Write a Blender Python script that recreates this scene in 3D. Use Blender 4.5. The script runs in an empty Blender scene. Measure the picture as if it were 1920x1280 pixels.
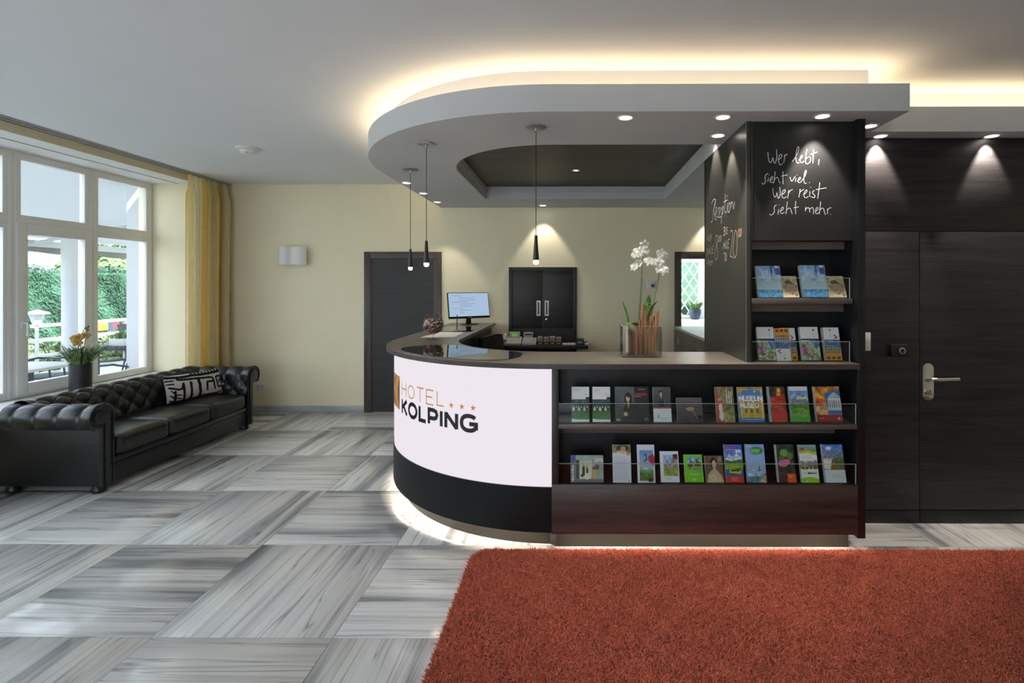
import bpy, bmesh, math, random
import numpy as np
from mathutils import Vector, Matrix

random.seed(7)
RNG = np.random.default_rng(11)
SC = bpy.context.scene
COL = SC.collection
PI = math.pi

# ------------------------------------------------------------------ camera, sky, sun, exposure
cam_d = bpy.data.cameras.new('camera')
cam_d.sensor_width = 36.0
cam_d.lens = 17.85                       # 952 px focal length on a 1920 px wide frame
cam_d.shift_x = -(1069 - 960) / 1920
cam_d.shift_y = -(640 - 537) / 1920
cam_d.clip_start = 0.05
cam = bpy.data.objects.new('camera', cam_d)
cam.location = (0, 0, 1.55)
cam.rotation_euler = (PI / 2, 0, math.radians(0.3))
COL.objects.link(cam)
SC.camera = cam

SC.view_settings.view_transform = 'Standard'
SC.view_settings.look = 'None'
SC.view_settings.gamma = 1.0
SC.view_settings.use_curve_mapping = False
SC.view_settings.exposure = 0.27
SC.cycles.use_denoising = True
SC.cycles.max_bounces = 7
SC.cycles.use_adaptive_sampling = True
SC.cycles.adaptive_threshold = 0.07
SC.cycles.diffuse_bounces = 4
SC.cycles.glossy_bounces = 4
SC.cycles.transparent_max_bounces = 12
SC.cycles.sample_clamp_indirect = 6.0
SC.cycles.caustics_reflective = False
SC.cycles.caustics_refractive = False

SKY = 3.6
world = bpy.data.worlds.new('world'); SC.world = world
world.use_nodes = True
wn = world.node_tree; wn.nodes.clear()
w_out = wn.nodes.new('ShaderNodeOutputWorld')
w_bg = wn.nodes.new('ShaderNodeBackground')
w_tc = wn.nodes.new('ShaderNodeTexCoord')
w_sep = wn.nodes.new('ShaderNodeSeparateXYZ')
w_rmp = wn.nodes.new('ShaderNodeValToRGB')
wn.links.new(w_tc.outputs['Generated'], w_sep.inputs[0])
wn.links.new(w_sep.outputs['Z'], w_rmp.inputs[0])
w_rmp.color_ramp.elements[0].position = 0.0
w_rmp.color_ramp.elements[0].color = (0.86, 0.93, 1.0, 1)
w_rmp.color_ramp.elements[1].position = 1.0
w_rmp.color_ramp.elements[1].color = (0.66, 0.81, 1.0, 1)
wn.links.new(w_rmp.outputs[0], w_bg.inputs[0])
w_bg.inputs[1].default_value = SKY
wn.links.new(w_bg.outputs[0], w_out.inputs[0])

sun_d = bpy.data.lights.new('sun', 'SUN')
sun_d.energy = 9.0; sun_d.angle = math.radians(1.0); sun_d.color = (1.0, 0.95, 0.86)
sun = bpy.data.objects.new('sun', sun_d)
sun.rotation_euler = Vector((-0.62, 0.30, -0.80)).to_track_quat('-Z', 'Y').to_euler()
COL.objects.link(sun)

def portal(name, loc, size_x, size_y, direction):
    d = bpy.data.lights.new(name, 'AREA'); d.shape = 'RECTANGLE'
    d.size = size_x; d.size_y = size_y; d.cycles.is_portal = True
    o = bpy.data.objects.new(name, d); o.location = loc
    o.rotation_euler = Vector(direction).to_track_quat('-Z', 'Z').to_euler()
    COL.objects.link(o)
    return o
portal('window_daylight', (-5.06, 1.3, 1.65), 9.6, 2.3, (1, 0, 0))
portal('fill_opening_daylight', (-1.8, -3.62, 1.25), 3.6, 2.5, (0, 1, 0))  # guides sky sampling through the added opening behind the camera

# ------------------------------------------------------------------ materials
def srgb(c):
    return tuple(((x / 12.92) if x <= 0.04045 else ((x + 0.055) / 1.055) ** 2.4) for x in c)
def hexc(h):
    return tuple(int(h[i:i + 2], 16) / 255 for i in (0, 2, 4))
MATS = {}
def newmat(name):
    m = bpy.data.materials.new(name); m.use_nodes = True
    nt = m.node_tree
    MATS[name] = m
    return m, nt, nt.nodes['Principled BSDF']
def lk(nt, a, b): nt.links.new(a, b)
def mapped_noise(nt, scale, detail=4, rough=0.6, stretch=(1, 1, 1), distort=0.0, offset_random=False):
    tc = nt.nodes.new('ShaderNodeTexCoord')
    mp = nt.nodes.new('ShaderNodeMapping')
    mp.inputs['Scale'].default_value = stretch
    if offset_random:
        oi = nt.nodes.new('ShaderNodeObjectInfo')
        mu = nt.nodes.new('ShaderNodeMath'); mu.operation = 'MULTIPLY'; mu.inputs[1].default_value = 57.0
        lk(nt, oi.outputs['Random'], mu.inputs[0])
        ad = nt.nodes.new('ShaderNodeVectorMath'); ad.operation = 'ADD'
        lk(nt, tc.outputs['Object'], ad.inputs[0]); lk(nt, mu.outputs[0], ad.inputs[1])
        lk(nt, ad.outputs[0], mp.inputs['Vector'])
    else:
        lk(nt, tc.outputs['Object'], mp.inputs['Vector'])
    n = nt.nodes.new('ShaderNodeTexNoise')
    n.inputs['Scale'].default_value = scale; n.inputs['Detail'].default_value = detail
    n.inputs['Roughness'].default_value = rough; n.inputs['Distortion'].default_value = distort
    lk(nt, mp.outputs[0], n.inputs['Vector'])
    return n
def ramp(nt, fac, stops):
    r = nt.nodes.new('ShaderNodeValToRGB')
    e = r.color_ramp.elements
    e[0].position = stops[0][0]; e[0].color = (*stops[0][1], 1)
    e[1].position = stops[-1][0]; e[1].color = (*stops[-1][1], 1)
    for p, c in stops[1:-1]:
        x = e.new(p); x.color = (*c, 1)
    lk(nt, fac, r.inputs[0])
    return r
def bump(nt, height, strength, dist, bsdf):
    b = nt.nodes.new('ShaderNodeBump')
    b.inputs['Strength'].default_value = strength; b.inputs['Distance'].default_value = dist
    lk(nt, height, b.inputs['Height']); lk(nt, b.outputs[0], bsdf.inputs['Normal'])
def plain(name, col, rough=0.5, metal=0.0, var=0.08, scale=8.0, bumps=0.0, bdist=0.002, spec=0.5, coat=0.0):
    m, nt, b = newmat(name)
    n = mapped_noise(nt, scale)
    lo = tuple(max(0, c * (1 - var)) for c in col); hi = tuple(min(1, c * (1 + var)) for c in col)
    r = ramp(nt, n.outputs[0], [(0.3, lo), (0.7, hi)])
    lk(nt, r.outputs[0], b.inputs['Base Color'])
    b.inputs['Roughness'].default_value = rough; b.inputs['Metallic'].default_value = metal
    b.inputs['Specular IOR Level'].default_value = spec
    b.inputs['Coat Weight'].default_value = coat
    if bumps: bump(nt, n.outputs[0], bumps, bdist, b)
    return m
def wood(name, c1, c2, axis='X', rough=0.42, scale=3.0, bumps=0.15):
    m, nt, b = newmat(name)
    st = {'X': (0.35, 5, 6), 'Y': (5, 0.35, 6), 'Z': (6, 5, 0.35)}[axis]
    n = mapped_noise(nt, scale, 8, 0.65, st, 0.8, True)
    st2 = {'X': (1.2, 30, 30), 'Y': (30, 1.2, 30), 'Z': (30, 30, 1.2)}[axis]
    n2 = mapped_noise(nt, scale * 1.4, 4, 0.6, st2, 0.2, True)
    mx = nt.nodes.new('ShaderNodeMath'); mx.operation = 'MULTIPLY_ADD'
    lk(nt, n2.outputs[0], mx.inputs[0]); mx.inputs[1].default_value = 0.45
    lk(nt, n.outputs[0], mx.inputs[2])
    r = ramp(nt, mx.outputs[0], [(0.45, c1), (0.95, c2)])
    lk(nt, r.outputs[0], b.inputs['Base Color'])
    b.inputs['Roughness'].default_value = rough
    if bumps: bump(nt, mx.outputs[0], bumps, 0.002, b)
    return m
def emit(name, col, strength):
    m = bpy.data.materials.new(name); m.use_nodes = True
    nt = m.node_tree; nt.nodes.clear()
    o = nt.nodes.new('ShaderNodeOutputMaterial'); e = nt.nodes.new('ShaderNodeEmission')
    e.inputs[0].default_value = (*col, 1); e.inputs[1].default_value = strength
    lk(nt, e.outputs[0], o.inputs[0]); MATS[name] = m
    return m
def thin_glass(name, tint=(1, 1, 1), f0=0.03, rough=0.0, edge=None):
    """clear pane: transparent, with mirror reflection after Schlick on both faces"""
    m = bpy.data.materials.new(name); m.use_nodes = True
    nt = m.node_tree; nt.nodes.clear()
    def math_(op, a, b=None):
        n = nt.nodes.new('ShaderNodeMath'); n.operation = op
        for i, x in enumerate((a, b)):
            if x is None: continue
            if isinstance(x, (int, float)): n.inputs[i].default_value = x
            else: lk(nt, x, n.inputs[i])
        return n.outputs[0]
    o = nt.nodes.new('ShaderNodeOutputMaterial'); mix = nt.nodes.new('ShaderNodeMixShader')
    t = nt.nodes.new('ShaderNodeBsdfTransparent'); g = nt.nodes.new('ShaderNodeBsdfGlossy')
    ge = nt.nodes.new('ShaderNodeNewGeometry'); dt = nt.nodes.new('ShaderNodeVectorMath'); dt.operation = 'DOT_PRODUCT'
    lk(nt, ge.outputs['Normal'], dt.inputs[0]); lk(nt, ge.outputs['Incoming'], dt.inputs[1])
    c = math_('SUBTRACT', 1.0, math_('ABSOLUTE', dt.outputs['Value']))
    f = math_('ADD', math_('MULTIPLY', math_('POWER', c, 5.0), 1.0 - f0), f0)
    t.inputs[0].default_value = (*tint, 1)
    if edge:                                  # thicker glass path where the wall turns away
        mx = nt.nodes.new('ShaderNodeMix'); mx.data_type = 'RGBA'
        lk(nt, math_('POWER', c, 2.5), mx.inputs[0]); mx.inputs[6].default_value = (*tint, 1); mx.inputs[7].default_value = (*edge, 1)
        lk(nt, mx.outputs[2], t.inputs[0])
    g.inputs['Roughness'].default_value = rough
    lk(nt, f, mix.inputs[0]); lk(nt, t.outputs[0], mix.inputs[1]); lk(nt, g.outputs[0], mix.inputs[2])
    lk(nt, mix.outputs[0], o.inputs[0]); MATS[name] = m
    return m
def printed(name, rough=0.35, spec=0.5):
    m, nt, b = newmat(name)
    a = nt.nodes.new('ShaderNodeAttribute'); a.attribute_name = 'ink'
    lk(nt, a.outputs['Color'], b.inputs['Base Color'])
    b.inputs['Roughness'].default_value = rough
    b.inputs['Specular IOR Level'].default_value = spec
    return m
def translucent(name, col, amount=0.5):
    m, nt, b = newmat(name)
    n = mapped_noise(nt, 30.0)
    r = ramp(nt, n.outputs[0], [(0.3, tuple(c * 0.93 for c in col)), (0.7, col)])
    lk(nt, r.outputs[0], b.inputs['Base Color']); b.inputs['Roughness'].default_value = 0.9
    t = nt.nodes.new('ShaderNodeBsdfTranslucent'); lk(nt, r.outputs[0], t.inputs[0])
    mix = nt.nodes.new('ShaderNodeMixShader'); mix.inputs[0].default_value = amount
    out = nt.nodes['Material Output']
    lk(nt, b.outputs[0], mix.inputs[1]); lk(nt, t.outputs[0], mix.inputs[2]); lk(nt, mix.outputs[0], out.inputs[0])
    return m

plain('wall_paint', (0.87, 0.795, 0.575), 0.85, var=0.02, scale=3)
plain('reveal_paint', (0.76, 0.73, 0.55), 0.8, var=0.02, scale=3)
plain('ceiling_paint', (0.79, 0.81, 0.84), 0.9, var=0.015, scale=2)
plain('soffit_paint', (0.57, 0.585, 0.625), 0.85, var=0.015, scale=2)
plain('white_frame', (0.80, 0.79, 0.76), 0.35, var=0.02)
plain('white_paint', (0.80, 0.80, 0.80), 0.5, var=0.03)
plain('skirting_stone', (0.42, 0.43, 0.44), 0.35, var=0.15, scale=9)
plain('grout', (0.30, 0.30, 0.29), 0.8)
wood('dark_wood', (0.0065, 0.0060, 0.0070), (0.040, 0.035, 0.037), 'X', 0.5)
MATS['dark_wood'].node_tree.nodes['Principled BSDF'].inputs['Specular IOR Level'].default_value = 0.35
wood('dark_wood_vertical', (0.014, 0.012, 0.012), (0.030, 0.026, 0.025), 'Z')
wood('counter_board', (0.012, 0.008, 0.0075), (0.085, 0.050, 0.044), 'X', 0.42, 3.0, 0.1)
wood('counter_wood', (0.12, 0.104, 0.09), (0.215, 0.188, 0.165), 'X', 0.33, 3.0, 0.06)
wood('shelf_wood', (0.08, 0.060, 0.053), (0.17, 0.130, 0.115), 'X', 0.4)
wood('recess_wood', (0.030, 0.025, 0.021), (0.075, 0.062, 0.050), 'X', 0.5)
wood('frame_wood', (0.035, 0.024, 0.021), (0.070, 0.050, 0.043), 'Z', 0.4)
wood('door_wood', (0.011, 0.010, 0.0105), (0.028, 0.026, 0.026), 'X', 0.5)
wood('bamboo_stick', (0.16, 0.06, 0.025), (0.42, 0.19, 0.08), 'Z', 0.5, 6.0)
plain('black_laminate', (0.007, 0.007, 0.009), 0.38, var=0.1)
plain('black_band', (0.0045, 0.0050, 0.0065), 0.42, var=0.15, scale=3, spec=0.25)
plain('blackboard_paint', (0.012, 0.012, 0.013), 0.55, var=0.06, scale=3)
plain('panel_slate', (0.045, 0.044, 0.040), 0.36, var=0.04, scale=2)
plain('metal_strip', (0.45, 0.43, 0.40), 0.35, 0.9, var=0.05)
plain('plinth_metal', (0.045, 0.038, 0.031), 0.4, 0.3, var=0.05)
plain('steel', (0.62, 0.61, 0.58), 0.28, 1.0, var=0.04)
plain('canopy_metal', (0.42, 0.42, 0.42), 0.35, 0.7, var=0.04)
plain('leather', (0.0115, 0.0125, 0.0135), 0.30, var=0.25, scale=60, bumps=0.10, bdist=0.001, spec=0.6)
plain('leather_dark', (0.006, 0.0065, 0.007), 0.45, var=0.2, scale=60)
plain('black_plastic', (0.010, 0.010, 0.011), 0.35, var=0.1)
plain('black_matte', (0.012, 0.012, 0.013), 0.6, var=0.1)
plain('grey_plastic', (0.52, 0.52, 0.50), 0.45, var=0.04)
plain('white_plastic', (0.78, 0.78, 0.76), 0.4, var=0.02)
plain('paper', (0.74, 0.74, 0.73), 0.7, var=0.02)
plain('pages_paper', (0.55, 0.56, 0.56), 0.7, var=0.2, scale=40)
plain('chalk', (0.92, 0.92, 0.95), 0.95, var=0.25, scale=240)
plain('chalk_dim', (0.75, 0.77, 0.75), 0.95, var=0.3, scale=240)
plain('chalk_orange', (0.95, 0.60, 0.44), 0.95, var=0.25, scale=240)
plain('logo_orange', (0.85, 0.33, 0.07), 0.4, var=0.02)
plain('logo_black', (0.012, 0.012, 0.014), 0.3, var=0.02)
plain('logo_brown', (0.16, 0.10, 0.06), 0.4, var=0.1)
plain('leaf_green', (0.09, 0.20, 0.035), 0.4, var=0.3, scale=20)
plain('grass_green', (0.12, 0.19, 0.05), 0.5, var=0.35, scale=12)
plain('stem_green', (0.10, 0.15, 0.04), 0.5, var=0.25, scale=30)
translucent('petal_white', (0.86, 0.86, 0.80), 0.3)
plain('petal_yellow', (0.62, 0.42, 0.12), 0.6, var=0.45, scale=40)
plain('lip_cream', (0.80, 0.74, 0.50), 0.6, var=0.2, scale=40)
plain('cabinet_grey', (0.115, 0.108, 0.085), 0.5, var=0.05)
plain('cabinet_top', (0.36, 0.37, 0.39), 0.35, var=0.06)
plain('petal_orange', (0.50, 0.20, 0.03), 0.6, var=0.3, scale=40)
plain('pot_charcoal', (0.020, 0.021, 0.023), 0.5, var=0.1)
plain('pot_blue', (0.05, 0.07, 0.11), 0.25, var=0.4, scale=18)
plain('brown_card', (0.36, 0.20, 0.13), 0.6, var=0.3, scale=40)
plain('yellow_print', (0.70, 0.62, 0.08), 0.6, var=0.05)
plain('screen_text', (0.18, 0.26, 0.40), 0.6, var=0.05)
plain('hedge_leaf', (0.055, 0.15, 0.09), 0.7, var=0.55, scale=2.2)
plain('bush_leaf', (0.14, 0.24, 0.09), 0.7, var=0.4, scale=1.6)
plain('flower_bed_leaf', (0.24, 0.34, 0.17), 0.7, var=0.4, scale=4)
plain('outdoor_white', (0.52, 0.53, 0.54), 0.6, var=0.03)
plain('terrace_paving', (0.42, 0.42, 0.42), 0.8, var=0.12, scale=3)
plain('lawn', (0.22, 0.27, 0.14), 0.9, var=0.3, scale=3)
plain('outdoor_metal', (0.045, 0.055, 0.07), 0.5, 0.2, var=0.1)
plain('outdoor_mesh', (0.06, 0.075, 0.09), 0.7, var=0.15, scale=60)
plain('facade_render', (0.50, 0.52, 0.56), 0.9, var=0.03, scale=6)
plain('valance_grey', (0.20, 0.20, 0.18), 0.9, var=0.2, scale=5)
plain('banner_orange', (0.75, 0.28, 0.06), 0.7, var=0.05)
plain('banner_blue', (0.06, 0.10, 0.16), 0.7, var=0.05)
plain('banner_red', (0.22, 0.07, 0.08), 0.7, var=0.05)
translucent('awning_cloth', (0.64, 0.67, 0.70), 0.30)
thin_glass('window_glass', (0.985, 0.995, 1.0), 0.02)
thin_glass('shelf_glass', (0.95, 0.975, 0.965), 0.025)
thin_glass('clear_glass', (0.96, 0.97, 0.965), 0.06, 0.0, (0.55, 0.58, 0.57))
plain('glass_edge', (0.50, 0.56, 0.54), 0.25, var=0.05)
plain('dark_glass', (0.012, 0.013, 0.014), 0.04, var=0.02, spec=1.0)
printed('cover_print', 0.30)
printed('cushion_print', 0.9, 0.2)
printed('sweet_wrap', 0.25)
emit('cove_led', (1.0, 0.73, 0.41), 10.5)
emit('plinth_led', (1.0, 0.88, 0.70), 27.0)
emit('downlight_glow', (1.0, 0.93, 0.84), 9.0)
emit('warm_glow', (1.0, 0.72, 0.36), 3.0)
emit('bulb_glow', (1.0, 0.86, 0.66), 7.0)
emit('lit_panel', (0.92, 0.86, 0.93), 0.77)
emit('screen_glow', (0.52, 0.70, 0.92), 0.62)
emit('lcd_green', (0.12, 0.42, 0.08), 0.6)

def marble():
    m, nt, b = newmat('striped_marble')
    tc = nt.nodes.new('ShaderNodeTexCoord'); oi = nt.nodes.new('ShaderNodeObjectInfo')
    mu = nt.nodes.new('ShaderNodeMath'); mu.operation = 'MULTIPLY'; mu.inputs[1].default_value = 91.0
    lk(nt, oi.outputs['Random'], mu.inputs[0])
    ad = nt.nodes.new('ShaderNodeVectorMath'); ad.operation = 'ADD'
    lk(nt, tc.outputs['Object'], ad.inputs[0]); lk(nt, mu.outputs[0], ad.inputs[1])
    def nz(stretch, scale, detail, rough, dist):
        mp = nt.nodes.new('ShaderNodeMapping'); mp.inputs['Scale'].default_value = stretch
        mp.inputs['Rotation'].default_value = (0, 0, 0.03)
        lk(nt, ad.outputs[0], mp.inputs['Vector'])
        n = nt.nodes.new('ShaderNodeTexNoise'); n.inputs['Scale'].default_value = scale
        n.inputs['Detail'].default_value = detail; n.inputs['Roughness'].default_value = rough
        n.inputs['Distortion'].default_value = dist
        lk(nt, mp.outputs[0], n.inputs['Vector'])
        return n
    broad = nz((0.22, 3.4, 1), 1.7, 3, 0.5, 0.35)
    fine = nz((0.24, 13.0, 1), 2.4, 7, 0.66, 0.25)
    thin = nz((0.24, 5.0, 1), 2.4, 3, 0.5, 0.7)
    cr1 = ramp(nt, broad.outputs[0], [(0.26, (0.20, 0.205, 0.215)), (0.36, (0.38, 0.385, 0.395)), (0.42, (0.63, 0.625, 0.61)), (0.52, (0.73, 0.725, 0.705)), (0.80, (0.82, 0.815, 0.80))])
    cr2 = ramp(nt, fine.outputs[0], [(0.30, (0.34, 0.345, 0.36)), (0.40, (0.72, 0.72, 0.72)), (0.47, (0.93, 0.93, 0.93)), (0.60, (1, 1, 1))])
    cr3 = ramp(nt, thin.outputs[0], [(0.478, (1, 1, 1)), (0.496, (0.55, 0.55, 0.56)), (0.500, (0.30, 0.30, 0.31)), (0.505, (0.55, 0.55, 0.56)), (0.520, (1, 1, 1))])
    m1 = nt.nodes.new('ShaderNodeMix'); m1.data_type = 'RGBA'; m1.blend_type = 'MULTIPLY'; m1.inputs[0].default_value = 0.66
    lk(nt, cr1.outputs[0], m1.inputs[6]); lk(nt, cr2.outputs[0], m1.inputs[7])
    m2 = nt.nodes.new('ShaderNodeMix'); m2.data_type = 'RGBA'; m2.blend_type = 'MULTIPLY'; m2.inputs[0].default_value = 0.7
    lk(nt, m1.outputs[2], m2.inputs[6]); lk(nt, cr3.outputs[0], m2.inputs[7])
    lk(nt, m2.outputs[2], b.inputs['Base Color'])
    b.inputs['Roughness'].default_value = 0.16
    b.inputs['Specular IOR Level'].default_value = 0.55
marble()
def rug_mats():
    m, nt, b = newmat('rug_yarn')
    a = nt.nodes.new('ShaderNodeAttribute'); a.attribute_name = 'ink'
    lk(nt, a.outputs['Color'], b.inputs['Base Color']); b.inputs['Roughness'].default_value = 0.85
    b.inputs['Specular IOR Level'].default_value = 0.25
    b.inputs['Sheen Weight'].default_value = 0.3
rug_mats()
plain('rug_base', (0.10, 0.020, 0.010), 0.95, var=0.25, scale=90, bumps=0.6, bdist=0.01)
def curtain_mat():
    m, nt, b = newmat('curtain_cloth')
    a = nt.nodes.new('ShaderNodeAttribute'); a.attribute_name = 'ink'
    n = mapped_noise(nt, 60, 3, 0.5, (1, 1, 0.2))
    r = ramp(nt, n.outputs[0], [(0.3, (0.88, 0.88, 0.88)), (0.7, (1, 1, 1))])
    mx = nt.nodes.new('ShaderNodeMix'); mx.data_type = 'RGBA'; mx.blend_type = 'MULTIPLY'; mx.inputs[0].default_value = 1
    lk(nt, a.outputs['Color'], mx.inputs[6]); lk(nt, r.outputs[0], mx.inputs[7])
    lk(nt, mx.outputs[2], b.inputs['Base Color']); b.inputs['Roughness'].default_value = 0.9
    t = nt.nodes.new('ShaderNodeBsdfTranslucent'); lk(nt, mx.outputs[2], t.inputs[0])
    mix = nt.nodes.new('ShaderNodeMixShader'); mix.inputs[0].default_value = 0.45
    lk(nt, b.outputs[0], mix.inputs[1]); lk(nt, t.outputs[0], mix.inputs[2])
    lk(nt, mix.outputs[0], nt.nodes['Material Output'].inputs[0])
curtain_mat()

# ------------------------------------------------------------------ mesh helpers
class MB:
    """collects geometry of ONE mesh object"""
    def __init__(s): s.v = []; s.f = []; s.c = None
    def add(s, v, f):
        n = len(s.v); s.v += [tuple(p) for p in v]; s.f += [tuple(i + n for i in q) for q in f]; return s
    def box(s, x0, x1, y0, y1, z0, z1):
        v = [(x0, y0, z0), (x1, y0, z0), (x1, y1, z0), (x0, y1, z0), (x0, y0, z1), (x1, y0, z1), (x1, y1, z1), (x0, y1, z1)]
        return s.add(v, [(0, 3, 2, 1), (4, 5, 6, 7), (0, 1, 5, 4), (1, 2, 6, 5), (2, 3, 7, 6), (3, 0, 4, 7)])
    def prism(s, pts, z0, z1):
        n = len(pts)
        v = [(x, y, z0) for x, y in pts] + [(x, y, z1) for x, y in pts]
        f = [tuple(range(n))[::-1], tuple(range(n, 2 * n))] + [(i, (i + 1) % n, n + (i + 1) % n, n + i) for i in range(n)]
        return s.add(v, f)
    def band(s, a, b, z0, z1):
        """solid between two matched open polylines a, b"""
        n = len(a)
        v = [(*p, z0) for p in a] + [(*p, z1) for p in a] + [(*p, z0) for p in b] + [(*p, z1) for p in b]
        f = []
        for i in range(n - 1):
            f += [(i, i + 1, n + i + 1, n + i), (2 * n + i, 3 * n + i, 3 * n + i + 1, 2 * n + i + 1),
                  (n + i, n + i + 1, 3 * n + i + 1, 3 * n + i), (i, 2 * n + i, 2 * n + i + 1, i + 1)]
        f += [(0, n, 3 * n, 2 * n), (n - 1, 3 * n - 1, 4 * n - 1, 2 * n - 1)]
        return s.add(v, f)
    def lathe(s, prof, segs=24, c=(0, 0, 0), cap=True):
        v = []; f = []; n = len(prof)
        for r, z in prof:
            for k in range(segs):
                a = 2 * PI * k / segs
                v.append((c[0] + r * math.cos(a), c[1] + r * math.sin(a), c[2] + z))
        for i in range(n - 1):
            for k in range(segs):
                k2 = (k + 1) % segs
                f.append((i * segs + k, i * segs + k2, (i + 1) * segs + k2, (i + 1) * segs + k))
        if cap:
            f.append(tuple(range(segs))[::-1]); f.append(tuple(range((n - 1) * segs, n * segs)))
        return s.add(v, f)
    def tube(s, pts, r, segs=8, cap=True):
        pts = [Vector(p) for p in pts]; n = len(pts)
        rs = r if isinstance(r, (list, tuple)) else [r] * n
        v = []; f = []
        up = Vector((0, 0, 1))
        t0 = (pts[1] - pts[0]).normalized()
        side = t0.cross(up)
        if side.length < 1e-3: side = t0.cross(Vector((0, 1, 0)))
        side.normalize()
        for i in range(n):
            t = (pts[min(i + 1, n - 1)] - pts[max(i - 1, 0)]).normalized()
            side = (side - t * side.dot(t)).normalized(); w = t.cross(side)
            for k in range(segs):
                a = 2 * PI * k / segs
                v.append(pts[i] + (side * math.cos(a) + w * math.sin(a)) * rs[i])
        for i in range(n - 1):
            for k in range(segs):
                k2 = (k + 1) % segs
                f.append((i * segs + k, i * segs + k2, (i + 1) * segs + k2, (i + 1) * segs + k))
        if cap: f.append(tuple(range(segs))[::-1]); f.append(tuple(range((n - 1) * segs, n * segs)))
        return s.add(v, f)
    def grid(s, P, closed_u=False):
        """P[i][j] -> points"""
        n = len(P); m = len(P[0]); v = [p for row in P for p in row]; f = []
        for i in range(n - 1 + (1 if closed_u else 0)):
            i2 = (i + 1) % n
            for j in range(m - 1):
                f.append((i * m + j, i * m + j + 1, i2 * m + j + 1, i2 * m + j))
        return s.add(v, f)
    def puff(s, hx, hy, hz, r, bulge=0.0, c=(0, 0, 0), n=8):
        """rounded cushion-like box"""
        idx = {}; v = []; f = []
        def vid(i, j, k):
            if (i, j, k) in idx: return idx[(i, j, k)]
            p = Vector((hx * (2 * i / n - 1), hy * (2 * j / n - 1), hz * (2 * k / n - 1)))
            core = Vector((max(-hx + r, min(hx - r, p.x)), max(-hy + r, min(hy - r, p.y)), max(-hz + r, min(hz - r, p.z))))
            d = p - core
            if d.length > 1e-6: d = d.normalized() * r
            q = core + d
            ux, uy = q.x / hx, q.y / hy
            q.z += math.copysign(1, q.z if abs(q.z) > 1e-6 else 1) * bulge * (1 - ux * ux) * (1 - uy * uy) * min(1, abs(q.z) / hz * 1.5)
            idx[(i, j, k)] = len(v); v.append((q.x + c[0], q.y + c[1], q.z + c[2])); return idx[(i, j, k)]
        for a in range(n):
            for b in range(n):
                f.append((vid(a, b, 0), vid(a, b + 1, 0), vid(a + 1, b + 1, 0), vid(a + 1, b, 0)))
                f.append((vid(a, b, n), vid(a + 1, b, n), vid(a + 1, b + 1, n), vid(a, b + 1, n)))
                f.append((vid(a, 0, b), vid(a + 1, 0, b), vid(a + 1, 0, b + 1), vid(a, 0, b + 1)))
                f.append((vid(a, n, b), vid(a, n, b + 1), vid(a + 1, n, b + 1), vid(a + 1, n, b)))
                f.append((vid(0, a, b), vid(0, a, b + 1), vid(0, a + 1, b + 1), vid(0, a + 1, b)))
                f.append((vid(n, a, b), vid(n, a + 1, b), vid(n, a + 1, b + 1), vid(n, a, b + 1)))
        return s.add(v, f)
    def xform(s, M):
        s.v = [tuple(M @ Vector(p)) for p in s.v]; return s
    def mesh(s, name, mat, smooth=False, bevel=0.0, angle=40):
        me = bpy.data.meshes.new(name)
        me.from_pydata([tuple(p) for p in s.v], [], s.f)
        if bevel:
            bm = bmesh.new(); bm.from_mesh(me)
            bmesh.ops.bevel(bm, geom=[e for e in bm.edges if len(e.link_faces) == 2 and e.calc_face_angle(0) > 0.5], offset=bevel, segments=2, affect='EDGES', profile=0.5)
            bm.to_mesh(me); bm.free()
        me.materials.append(MATS[mat] if isinstance(mat, str) else mat)
        if smooth or bevel:
            me.shade_smooth(); me.set_sharp_from_angle(angle=math.radians(angle))
        if s.c is not None and not bevel:
            a = me.attributes.new('ink', 'FLOAT_COLOR', 'POINT')
            a.data.foreach_set('color', np.asarray(s.c, dtype=np.float32).reshape(-1))
        me.update()
        return me
    def build(s, name, mat, parent=None, smooth=False, bevel=0.0, angle=40, loc=None, label=None):
        o = bpy.data.objects.new(name, s.mesh(name, mat, smooth, bevel, angle))
        COL.objects.link(o)
        if parent is not None: o.parent = parent
        if loc is not None: o.location = loc
        if label: o['label'] = label
        return o
def B(*a): return MB().box(*a)
def tag(o, label, cat, group=None, kind=None):
    o['label'] = label; o['category'] = cat
    if group: o['group'] = group
    if kind: o['kind'] = kind
    return o
def struct(o, label=None):
    o['kind'] = 'structure'
    if label: o['label'] = label
    return o
def thing(name, label, cat, loc=(0, 0, 0), rz=0.0, group=None):
    o = bpy.data.objects.new(name, None); COL.objects.link(o)
    o.empty_display_size = 0.05
    o.location = loc; o.rotation_euler = (0, 0, rz)
    return tag(o, label, cat, group)
def link_copy(o, parent=None):
    c = o.copy(); COL.objects.link(c)
    if parent is not None: c.parent = parent
    for ch in o.children: link_copy(ch, c)
    return c
def relabel(o, label, group=None):
    o['label'] = label
    if group: o['group'] = group
    return o
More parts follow.
